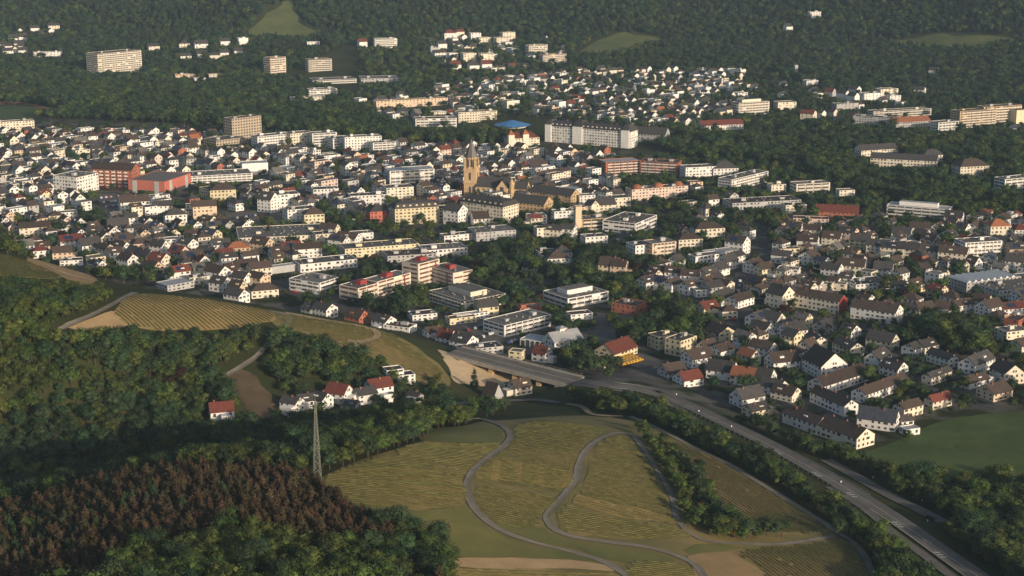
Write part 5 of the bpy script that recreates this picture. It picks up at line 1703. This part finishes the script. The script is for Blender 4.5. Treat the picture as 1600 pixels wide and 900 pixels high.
# ------------------------------------------------------------------ trees
def crown_mesh(kind, seed, n_leaf, leaf, lod):
    """returns vertices, faces of a crown of unit height 1 (scaled later), spread through its volume"""
    q = np.random.default_rng(seed)
    V, F = [], []
    if kind == 'round':
        nb = int(q.integers(8, 15))
        blobs = [(0, 0, .62, .30)]
        for i in range(nb):
            a = q.uniform(0, 2 * math.pi); rr_ = q.uniform(.10, .27); zz = q.uniform(.36, .84)
            rr_ *= 1.15 - abs(zz - .58) * 1.2
            blobs.append((math.cos(a) * rr_, math.sin(a) * rr_, zz, q.uniform(.08, .21)))
    elif kind == 'column':
        blobs = [(q.uniform(-.03, .03), q.uniform(-.03, .03), z, .13 - abs(z - .5) * .10) for z in np.linspace(.15, .92, 8)]
    elif kind == 'bush':
        blobs = [(math.cos(a) * .3, math.sin(a) * .3, .35 + q.uniform(-.05, .2), q.uniform(.25, .38)) for a in q.uniform(0, 6.28, 6)]
    else:
        blobs = []
        n = 9
        for i in range(n):
            t = i / (n - 1)
            wdt = (.17 if kind == 'cone' else .15) * (1 - t) ** .8 + .015
            z = (.16 if kind == 'cone' else .30) + t * (.80 if kind == 'cone' else .66)
            for k in range(4 if t < .8 else 1):
                a = q.uniform(0, 6.28)
                blobs.append((math.cos(a) * wdt * .55, math.sin(a) * wdt * .55, z, wdt * .6 + .012))
    wts = np.array([b_[3] ** 2 for b_ in blobs]); wts /= wts.sum()
    # dark inner masses, faceted and uneven
    ico = [(0, 0, 1), (.894, 0, .447), (.276, .851, .447), (-.724, .526, .447), (-.724, -.526, .447), (.276, -.851, .447), (.724, .526, -.447), (-.276, .851, -.447), (-.894, 0, -.447), (-.276, -.851, -.447), (.724, -.526, -.447), (0, 0, -1)]
    icf = [(0, 1, 2), (0, 2, 3), (0, 3, 4), (0, 4, 5), (0, 5, 1), (1, 6, 2), (2, 7, 3), (3, 8, 4), (4, 9, 5), (5, 10, 1), (6, 7, 2), (7, 8, 3), (8, 9, 4), (9, 10, 5), (10, 6, 1), (11, 7, 6), (11, 8, 7), (11, 9, 8), (11, 10, 9), (11, 6, 10)]
    for bx_, by_, bz_, br_ in blobs:
        n0 = len(V)
        for p in ico:
            s_ = br_ * q.uniform(.5, .82)
            V.append((bx_ + p[0] * s_, by_ + p[1] * s_, bz_ + p[2] * s_ * .9))
        F += [tuple(i + n0 for i in f) for f in icf]
    pick = q.choice(len(blobs), n_leaf, p=wts)
    for i in pick:
        bx_, by_, bz_, br_ = blobs[i]
        d = q.normal(size=3); d /= np.linalg.norm(d)
        if d[2] < -.5:
            d[2] *= -1
        c_ = np.array((bx_, by_, bz_)) + d * br_ * q.uniform(.75, 1.18)
        nrm = d + q.normal(size=3) * .55
        nrm /= np.linalg.norm(nrm)
        t1 = np.cross(nrm, q.normal(size=3)); t1 /= np.linalg.norm(t1)
        t2 = np.cross(nrm, t1)
        s1, s2 = leaf * q.uniform(.6, 1.3), leaf * q.uniform(.5, 1.0)
        n0 = len(V)
        V += [tuple(c_ + t1 * s1), tuple(c_ + t2 * s2), tuple(c_ - t1 * s1 * .8), tuple(c_ - t2 * s2)]
        F.append((n0, n0 + 1, n0 + 2, n0 + 3))
    return V, F


def trunk_mesh(kind, seed):
    q = np.random.default_rng(seed + 99)
    g = G()
    top = .55 if kind in ('round', 'bush') else .9
    r0 = .022
    g.cyl(0, 0, -.06, top * .6, r0, r0 * .7, 6)
    g.cyl(0, 0, top * .6, top, r0 * .7, r0 * .3, 6)
    for k in range(3):
        a = q.uniform(0, 6.28); z = top * q.uniform(.45, .8)
        g.bar((0, 0, z), (math.cos(a) * .16, math.sin(a) * .16, z + .14), .016)
    return g.V, g.F


SPECIES = {
    # name: (shape, leaf material, height range, width factor)
    'broad': ('round', 'broad', (8, 15), 1.0), 'dark': ('round', 'dark', (9, 16), 1.0), 'rust': ('pine', 'rust', (9, 15), 1.0), 'conifer': ('cone', 'conifer', (12, 19), 1.0),
    'bloom': ('round', 'bloom', (4.5, 7.5), 1.0), 'copper': ('round', 'copper', (8, 13), 1.0), 'poplar': ('column', 'broad', (12, 18), 1.0), 'bush': ('bush', 'broad', (2.2, 4.6), 1.0), 'greenpine': ('pine', 'dark', (10, 14), 1.0),
}
NVAR = 4
PARTS = {}
LOD = bpy.data.collections.new('tree_sources')      # kept out of the scene; only feeds the woods below
SRC = {}
for si, (sn, (shp, lm, hr, wf)) in enumerate(SPECIES.items()):
    SRC[sn] = []
    for k in range(NVAR):
        near = crown_mesh(shp, 100 * si + k, 1150 if shp in ('round', 'bush') else 420, .024 if shp in ('round',) else (.045 if shp == 'bush' else .022), 0)
        tr = trunk_mesh(shp, 100 * si + k)
        PARTS[sn, k] = (mesh('crown', *near, LEAF[lm]), mesh('trunk', *tr, M_BARK))
        far = crown_mesh(shp, 100 * si + k, 480 if shp in ('round', 'bush') else 220, .036 if shp in ('round',) else (.065 if shp == 'bush' else .030), 1)
        n0 = len(far[0])
        me = mesh('tree', list(far[0]) + list(tr[0]), list(far[1]) + [tuple(i + n0 for i in f) for f in tr[1]], [LEAF[lm], M_BARK], [0] * len(far[1]) + [1] * len(tr[1]))
        o = bpy.data.objects.new(f'tree_{si:02d}_{k}', me)
        LOD.objects.link(o)
        SRC[sn].append(si * NVAR + k)

TREES = []          # x y z species height rot var zone


def scatter(poly, spacing, mix, zone, rad=1.2, hs=1.0, prob=1.0, need_vis=True, plane=False, seen_lift=9.0):
    P_px = poly
    wp = np.array([on_plane(*p) for p in poly]) if plane else np.array(px_world(poly))
    x0, y0 = wp.min(0) - 20; x1, y1 = wp.max(0) + 20
    nx, ny = int((x1 - x0) / spacing) + 1, int((y1 - y0) / spacing) + 1
    gx, gy = np.meshgrid(np.arange(nx) * spacing + x0, np.arange(ny) * spacing + y0)
    gx = gx + nr.uniform(-.48, .48, gx.shape) * spacing; gy = gy + nr.uniform(-.48, .48, gy.shape) * spacing
    gx, gy = gx.ravel(), gy.ravel()
    gz = ground(gx, gy)
    u, v = to_px(gx, gy, gz)
    ok = in_poly(u, v, P_px) & (u > -60) & (u < 1660)
    if need_vis:
        ok &= visible(gx, gy, gz, 1.10, seen_lift)
    if prob < 1:
        ok &= nr.random(gx.shape) < prob
    names = list(mix); pw = np.array([mix[k] for k in names], float); pw /= pw.sum()
    for x, y, z, uu, vv in zip(gx[ok], gy[ok], gz[ok], u[ok], v[ok]):
        if not free(x, y, rad):
            continue
        # neighbouring trees of one kind stand together
        nf = .5 + .5 * math.sin(x * .031 + 1.7 * math.sin(y * .017)) * math.cos(y * .027 + 1.3 * math.sin(x * .013))
        cum = np.cumsum(pw)
        t = min(.999, max(0, .35 * nf + .65 * rng.random()))
        sn = names[int(np.searchsorted(cum, t))]
        lo, hi = SPECIES[sn][2]
        TREES.append((x, y, z, sn, rng.uniform(lo, hi) * hs * rng.choice((.62, .8, .95, 1, 1.05, 1.15)), rng.uniform(0, 6.28), rng.randrange(NVAR), zone))


rehash()
MEADOWS = [p for k, p, _ in PLOTS if k in ('meadow', 'fresh', 'track')]
for p in MEADOWS:
    wp = px_world(p)
    for x, y in densify(wp, 12):
        KEEP.append((x, y, 4))
    A_w = np.array(wp)
    gx, gy = np.meshgrid(np.arange(A_w[:, 0].min(), A_w[:, 0].max(), 14), np.arange(A_w[:, 1].min(), A_w[:, 1].max(), 14))
    ins = in_poly(gx.ravel(), gy.ravel(), wp)
    for x, y in zip(gx.ravel()[ins], gy.ravel()[ins]):
        KEEP.append((x, y, 10))
for k, p, _ in PLOTS:
    if k not in ('meadow', 'fresh', 'track', 'base') and p[0][1] > 380:
        wp = px_world(p)
        A_w = np.array(wp)
        gx, gy = np.meshgrid(np.arange(A_w[:, 0].min(), A_w[:, 0].max(), 5), np.arange(A_w[:, 1].min(), A_w[:, 1].max(), 5))
        ins = in_poly(gx.ravel(), gy.ravel(), wp)
        for x, y in zip(gx.ravel()[ins], gy.ravel()[ins]):
            KEEP.append((x, y, 3))
rehash()

# near pine wood (rust) and its broadleaf skirt
scatter([(-60, 815), (60, 792), (150, 765), (280, 735), (420, 738), (486, 756), (540, 798), (610, 832), (680, 872), (600, 872), (500, 858), (430, 846), (340, 838), (280, 852), (220, 870), (170, 925), (-60, 950)], 2.8, {'rust': 8, 'greenpine': 2.4, 'broad': .5}, 'pine', .5, .54)
scatter([(160, 925), (220, 870), (280, 852), (340, 838), (430, 846), (500, 858), (600, 872), (690, 880), (708, 960), (150, 1000)], 4.8, {'broad': 7, 'dark': 2.6, 'rust': 2.0}, 'skirt', .8, .64)
scatter([(590, 828), (620, 820), (700, 862), (706, 930), (680, 930)], 5.2, {'dark': 3, 'broad': 2}, 'skirt', 1.0, .68)
scatter([(-60, 950), (160, 930), (150, 1000), (-60, 1000)], 6.0, {'broad': 3, 'rust': 3}, 'skirt', 1.0, .85)
scatter([(-60, 770), (100, 738), (280, 712), (420, 715), (490, 740), (480, 752), (420, 736), (280, 732), (150, 762), (-60, 812)], 4.6, {'broad': 3, 'dark': 3}, 'skirt', .8, .58)
# the wooded valley and slope
scatter([(-60, 458), (100, 462), (190, 468), (150, 492), (88, 522), (110, 534), (200, 536), (300, 537), (400, 530), (430, 534), (404, 560), (352, 592), (372, 640), (330, 664), (200, 662), (-60, 650)], 3.9, {'broad': 9, 'dark': 5, 'bloom': 1.0, 'copper': .4, 'bush': .3, 'conifer': .2}, 'valley', .9, .68, 1.0, False)
scatter([(-60, 650), (200, 662), (330, 668), (430, 660), (500, 690), (490, 735), (420, 715), (280, 708), (100, 730), (-60, 762)], 4.4, {'dark': 7, 'broad': 3, 'bloom': .9, 'copper': .3}, 'valley', 1.2, .66)
scatter([(452, 526), (500, 540), (560, 562), (604, 576), (600, 580), (560, 592), (440, 606), (412, 575), (425, 540)], 4.2, {'broad': 5, 'dark': 5, 'copper': .3}, 'valley', .9, .64)
scatter([(410, 610), (560, 596), (640, 590), (700, 600), (720, 630), (640, 645), (560, 645), (430, 655)], 6.2, {'dark': 4, 'broad': 3}, 'valley', 1.5, .5, .8)
scatter([(430, 662), (560, 652), (640, 655), (740, 650), (735, 662), (650, 690), (560, 722), (492, 742), (490, 700)], 4.4, {'broad': 5, 'dark': 4, 'copper': .3}, 'valley', .7, .66)
scatter([(735, 620), (760, 615), (800, 640), (760, 655), (735, 645)], 8.0, {'dark': 3, 'broad': 2}, 'valley', 1.5, .6)
scatter([(740, 595), (770, 600), (760, 612), (735, 608)], 12, {'conifer': 1}, 'valley', 1.5, .8, .7)
# highway hedges
scatter([(870, 618), (940, 628), (1010, 636), (1070, 664), (1150, 712), (1240, 762), (1310, 806), (1370, 855), (1425, 905), (1395, 935), (1340, 870), (1290, 826), (1190, 758), (1080, 692), (990, 652), (920, 642)], 4.6, {'broad': 5, 'dark': 5}, 'hedge', .6, .66)
scatter([(905, 604), (990, 616), (1060, 642), (1060, 655), (1000, 636), (920, 622)], 6.0, {'bush': 3, 'broad': 1}, 'hedge', .5, .7, .5)
scatter([(990, 664), (1012, 680), (1040, 712), (1066, 745), (1084, 790), (1110, 822), (1150, 838), (1110, 842), (1080, 826), (1064, 800), (1056, 770), (1030, 728), (1000, 692)], 3.4, {'broad': 6, 'bush': 3}, 'hedge', .4, .46)
scatter([(1022, 690), (1046, 705), (1082, 738), (1110, 770), (1130, 805), (1180, 832), (1250, 842), (1160, 846), (1120, 828), (1094, 785), (1064, 735)], 3.4, {'dark': 5, 'broad': 3}, 'hedge', .4, .52)
scatter([(1095, 640), (1180, 664), (1240, 690), (1300, 712), (1350, 728), (1420, 748), (1480, 780), (1560, 830), (1640, 890), (1640, 960), (1600, 950), (1530, 890), (1480, 832), (1440, 800), (1380, 768), (1290, 728), (1230, 704), (1150, 672)], 5.0, {'broad': 5, 'dark': 4}, 'hedge', .6, .66)
scatter([(1400, 752), (1500, 758), (1640, 756), (1640, 960), (1560, 900), (1490, 820)], 6.4, {'dark': 3, 'broad': 6}, 'hedge', 1.0, .78, .92)
scatter([(1330, 852), (1360, 840), (1420, 890), (1480, 950), (1385, 950), (1372, 900)], 5.2, {'dark': 3, 'broad': 4}, 'hedge', .8, .8)
# garden and park trees
scatter([(760, 410), (800, 378), (900, 385), (1000, 418), (1008, 468), (955, 466), (880, 446), (800, 452), (745, 430)], 8.0, {'broad': 4, 'dark': 4, 'copper': .5, 'conifer': .6}, 'park', 3.0, .95)
scatter([(900, 500), (1000, 498), (1105, 494), (1110, 540), (1000, 545), (1010, 560), (900, 585), (840, 560), (870, 545)], 8.0, {'broad': 4, 'dark': 5, 'copper': .5}, 'park', 3.0, .85, .9)
scatter([(1395, 508), (1440, 492), (1565, 508), (1590, 556), (1500, 565), (1410, 548)], 8.0, {'broad': 6, 'dark': 4}, 'park', 3.0, 1.05)
scatter([(660, 470), (740, 445), (750, 440), (800, 460), (820, 480), (700, 500), (640, 500)], 8.5, {'broad': 4, 'dark': 3}, 'park', 3.0, .8, .8)
scatter([(470, 440), (540, 472), (640, 500), (600, 505), (480, 470)], 7.5, {'broad': 4, 'dark': 3}, 'park', 3.0, .7, .8)
TOWNT = {'broad': 5, 'dark': 5, 'copper': .5, 'conifer': .7, 'bush': 1.0}
scatter([(-60, 205), (330, 200), (440, 214), (600, 230), (830, 232), (960, 240), (1000, 330), (820, 352), (420, 345), (-60, 345)], 12.5, TOWNT, 'town', 2.6, .74, .85)
scatter([(-60, 345), (420, 345), (700, 345), (1000, 330), (1000, 470), (900, 520), (740, 540), (600, 505), (400, 470), (200, 445), (100, 425), (-60, 386)], 9.5, TOWNT, 'town', 2.4, .74, .95)
scatter([(965, 250), (1200, 262), (1330, 300), (1660, 340), (1660, 520), (1390, 505), (1400, 560), (1250, 600), (1100, 600), (1000, 480)], 8.0, TOWNT, 'town', 2.5, .74, .95)
scatter([(1100, 560), (1400, 548), (1600, 560), (1660, 640), (1500, 650), (1380, 690), (1330, 720), (1200, 660), (1120, 630)], 7.5, TOWNT, 'town', 2.4, .66, .95)
scatter([(560, 135), (700, 130), (900, 108), (1150, 105), (1200, 120), (1480, 130), (1600, 170), (1600, 215), (1400, 215), (1040, 205), (850, 186), (640, 198), (560, 184)], 11, {'broad': 4, 'dark': 6, 'conifer': .6}, 'town', 3.5, .66, .95)
scatter([(868, 550), (930, 547), (966, 578), (955, 592), (900, 588), (860, 566)], 6.2, {'dark': 5, 'broad': 4}, 'park', 1.5, .85, 1.0, True, True)
# wooded parks across the river and the far hill
FARMIX = {'dark': 6, 'broad': 4, 'conifer': 1.0, 'copper': .3}
scatter([(-60, 88), (130, 116), (230, 122), (420, 118), (480, 128), (560, 160), (600, 198), (760, 208), (835, 222), (760, 228), (600, 226), (430, 206), (330, 196), (180, 190), (80, 186), (-60, 184)], 7.4, FARMIX, 'parkwood', 3.6, .9)
scatter([(990, 222), (1040, 205), (1200, 200), (1340, 200), (1480, 212), (1660, 216), (1660, 345), (1480, 340), (1340, 300), (1200, 258), (1070, 246)], 7.4, FARMIX, 'parkwood', 3.6, .9)
scatter([(-60, 95), (-60, -70), (1660, -70), (1660, 175), (1500, 160), (1300, 150), (1200, 110), (1050, 112), (890, 114), (880, 58), (700, 52), (560, 62), (430, 120), (230, 124), (100, 118)], 7.6, {'dark': 6, 'broad': 2, 'conifer': 4, 'copper': .4}, 'hill', 3.6, .86, 1.0)  # more dark and conifer trees: the hillside's shade is put into leaf colour
scatter([(640, 50), (900, 56), (900, 120), (700, 130), (560, 140), (560, 70)], 11, FARMIX, 'hill', 5.0, .85, .9)

# single trees one can pick out
for u, v, sn, hgt in [(741, 609, 'conifer', 14), (1254, 642, 'poplar', 13), (870, 536, 'conifer', 9), (420, 372, 'conifer', 13), (434, 374, 'conifer', 12), (1225, 506, 'copper', 12), (1140, 578, 'conifer', 12), (1147, 570, 'conifer', 12),
                      (886, 402, 'copper', 11), (1358, 600, 'broad', 11), (100, 298, 'broad', 15), (933, 270, 'broad', 14), (1062, 312, 'broad', 14), (1160, 290, 'broad', 13), (1440, 585, 'broad', 12), (1418, 690, 'broad', 11)]:
    x, y = on_plane(u, v) if v < 595 else [t[0] for t in hit([u], [v])]
    TREES.append((x, y, float(ground(x, y)), sn, hgt, rng.uniform(0, 6.28), rng.randrange(NVAR), 'single'))

TA = np.array([(t[0], t[1], t[2], t[4]) for t in TREES])
tu, tb = to_px(TA[:, 0], TA[:, 1], TA[:, 2])
_, tt_ = to_px(TA[:, 0], TA[:, 1], TA[:, 2] + TA[:, 3])
td = np.hypot(TA[:, 0], TA[:, 1])
lim = np.full(len(TA), -1e9)
exempt = nr.random(len(TA)) < .10
for (a, b_, c_, e_, dist) in RECTS + RECTS_LAND[-2:]:
    rad_ = TA[:, 3] * .35 * FPX / td
    m_ = (tu > a - rad_) & (tu < b_ + rad_) & (td < dist) & (tb > c_) & ~exempt
    lim[m_] = np.maximum(lim[m_], e_ - .22 * (e_ - c_))
fac = np.clip((tb - lim) / np.maximum(tb - tt_, .1), -1, 1)
fac[lim < -1e8] = 1
TREES = [(t[0], t[1], t[2], t[3], t[4] * f, *t[5:]) for t, f in zip(TREES, fac) if t[4] * f > 2.2 or t[7] == 'single']
TREES = [(t[0], t[1], t[2], t[3], max(t[4], 6) if t[7] == 'single' else t[4], *t[5:]) for t in TREES]

# --- the largest in view become single objects, the rest woods of one object each
KIND = {'broad': 'broadleaf_tree', 'dark': 'dark_broadleaf_tree', 'rust': 'rusty_pine_tree', 'greenpine': 'green_pine_tree', 'conifer': 'spruce_tree', 'bloom': 'blossoming_tree', 'copper': 'copper_beech_tree', 'poplar': 'poplar_tree', 'bush': 'bush'}
ZL = {'pine': 'in the dense pine wood on the near hill', 'skirt': 'at the rim of the pine wood on the near hill', 'valley': 'in the wooded valley behind the vineyard hill', 'hedge': 'in the hedge belt along vineyard and highway',
      'park': 'in the grove among the town buildings', 'town': 'in a town garden between houses', 'parkwood': 'in the wooded river park', 'hill': 'on the far forested hillside', 'single': 'standing alone and easily picked out'}
DESC = {'broad': 'leafy mid-green broadleaf tree', 'dark': 'dense dark green broadleaf tree', 'rust': 'slender rust-brown pine tree', 'greenpine': 'slender green pine tree', 'conifer': 'dark pointed spruce tree', 'bloom': 'small tree pale with blossom', 'copper': 'dark purple-leaved beech tree', 'poplar': 'tall narrow poplar tree', 'bush': 'low rounded green bush'}
CAP = {'broad': 260, 'dark': 150, 'rust': 230, 'greenpine': 40, 'conifer': 25, 'bloom': 40, 'copper': 20, 'poplar': 5, 'bush': 30}
ZS = {'pine': 'the pine wood', 'skirt': 'the green wood rim', 'valley': 'the wooded valley', 'hedge': 'the hedge belt', 'park': 'the town groves', 'town': 'the town gardens', 'parkwood': 'the river park', 'hill': 'the far hill'}
zr = {}
for t in TREES:
    u_, v_ = to_px(t[0], t[1], t[2])
    zr.setdefault(t[7], []).append((float(u_), float(v_)))
zr = {k: (np.quantile([p[0] for p in v], [.2, .4, .6, .8]), np.quantile([p[1] for p in v], [.25, .5, .75])) for k, v in zr.items()}


def where(t):
    if t[7] == 'single':
        u_, v_ = (float(q) for q in to_px(t[0], t[1], t[2]))
        ln = min(LANDS, key=lambda l: (l[0] - u_) ** 2 + 4 * (l[1] - v_) ** 2)
        return (' standing out right of ' if u_ > ln[0] else ' standing out left of ') + ln[2]
    u_, v_ = (float(q) for q in to_px(t[0], t[1], t[2]))
    i = int(np.searchsorted(zr[t[7]][0], u_)); j = int(np.searchsorted(zr[t[7]][1], v_))
    return ', ' + ['back', 'second back', 'second front', 'front'][j] + ' rank, ' + ['far left end', 'left part', 'middle', 'right part', 'far right end'][i] + ' of ' + ZS[t[7]]


by = {}
for t in TREES:
    by.setdefault(t[3], []).append(t)
massed = {}
WID = {'broad': (1.1, 1.45), 'dark': (1.1, 1.45), 'copper': (1.1, 1.4), 'rust': (1.1, 1.6), 'greenpine': (1.1, 1.6), 'bloom': (1.1, 1.4)}
ntree = 0
for sn, L_ in by.items():
    def score(t):
        u, v = to_px(t[0], t[1], t[2] + t[4] * .6)
        if t[7] == 'single':
            return 1e9
        if not (5 < u < 1595 and 0 < v < 893) or not bool(visible(t[0], t[1], t[2], 1.03, t[4] * .75)):
            return -1e6 / math.hypot(t[0], t[1])
        return t[4] / math.hypot(t[0], t[1])
    L_.sort(key=score, reverse=True)
    for i, t in enumerate(L_):
        if i < CAP[sn] and score(t) > 0:
            r_ = link(KIND[sn], None, loc=(t[0], t[1], t[2]), rz=t[5])
            w_s = t[4] * rng.uniform(*WID.get(t[3], (.9, 1.15)))
            r_.scale = (w_s, w_s, t[4])
            cat = 'bush' if sn == 'bush' else 'tree'
            tag(r_, DESC[sn] + where(t), cat, f"{KIND[sn].replace('_', ' ')}s {ZL[t[7]]}")
            cr, tr = PARTS[sn, t[6]]
            link('crown', cr, r_); link('trunk', tr, r_)
            ntree += 1
        else:
            massed.setdefault(t[7], []).append(t)


def wood_nodes():
    ng = bpy.data.node_groups.new('wood', 'GeometryNodeTree')
    ng.interface.new_socket('Geometry', in_out='INPUT', socket_type='NodeSocketGeometry')
    ng.interface.new_socket('Geometry', in_out='OUTPUT', socket_type='NodeSocketGeometry')
    N = ng.nodes
    gi, go = N.new('NodeGroupInput'), N.new('NodeGroupOutput')
    ci = N.new('GeometryNodeCollectionInfo')
    ci.inputs['Collection'].default_value = LOD
    ci.inputs['Separate Children'].default_value = True
    ci.inputs['Reset Children'].default_value = True
    ip = N.new('GeometryNodeInstanceOnPoints')
    ip.inputs['Pick Instance'].default_value = True

    def attr(nm, ty):
        a = N.new('GeometryNodeInputNamedAttribute'); a.data_type = ty
        a.inputs['Name'].default_value = nm
        return a.outputs[0]
    mp = N.new('GeometryNodeMeshToPoints')
    ng.links.new(gi.outputs[0], mp.inputs[0])
    ng.links.new(mp.outputs[0], ip.inputs['Points'])
    ng.links.new(ci.outputs[0], ip.inputs['Instance'])
    ng.links.new(attr('var', 'INT'), ip.inputs['Instance Index'])
    ng.links.new(attr('scl', 'FLOAT_VECTOR'), ip.inputs['Scale'])
    ng.links.new(attr('rot', 'FLOAT_VECTOR'), ip.inputs['Rotation'])
    ng.links.new(ip.outputs[0], go.inputs[0])
    return ng


NG = wood_nodes()
WN = {'pine': 'pine_wood', 'skirt': 'woodland_rim', 'valley': 'valley_wood', 'hedge': 'hedge_belt', 'park': 'grove', 'town': 'town_greenery', 'parkwood': 'river_park_wood', 'hill': 'hillside_forest'}
for zone, L_ in massed.items():
    me = bpy.data.meshes.new(WN[zone])
    me.from_pydata([t[:3] for t in L_], [], [])
    a = me.attributes.new('var', 'INT', 'POINT'); a.data.foreach_set('value', [SRC[t[3]][t[6]] for t in L_])
    a = me.attributes.new('scl', 'FLOAT_VECTOR', 'POINT')
    sc = []
    for t in L_:
        w_s = t[4] * rng.uniform(*WID.get(t[3], (.9, 1.15)))
        sc += [w_s, w_s, t[4]]
    a.data.foreach_set('vector', sc)
    a = me.attributes.new('rot', 'FLOAT_VECTOR', 'POINT')
    ro_ = []
    for t in L_:
        ro_ += [0, 0, t[5]]
    a.data.foreach_set('vector', ro_)
    o = link(WN[zone], me)
    md = o.modifiers.new('wood', 'NODES'); md.node_group = NG
    tag(o, f"mass of further trees {ZL[zone]}", 'woodland', kind='stuff')

# ------------------------------------------------------------------ haze
M_HAZE = bpy.data.materials.new('haze_air')
M_HAZE.use_nodes = True
hn = M_HAZE.node_tree
hn.nodes.remove(hn.nodes['Principled BSDF'])
pv = hn.nodes.new('ShaderNodeVolumePrincipled')
pv.inputs['Color'].default_value = (.50, .74, 1.0, 1)
pv.inputs['Density'].default_value = 5.2e-5
pv.inputs['Anisotropy'].default_value = 0.0
hn.links.new(pv.outputs[0], hn.nodes['Material Output'].inputs['Volume'])
hz = G().box(-2550, 2550, -450, 4250, -6, 420).build('haze', M_HAZE)
tag(hz, kind='stuff')
print('BUILD', len(BLD), 'ind', len(ind), 'rest', len(rest), 'trees', len(TREES), 'single', ntree, 'objects', len(S.objects))
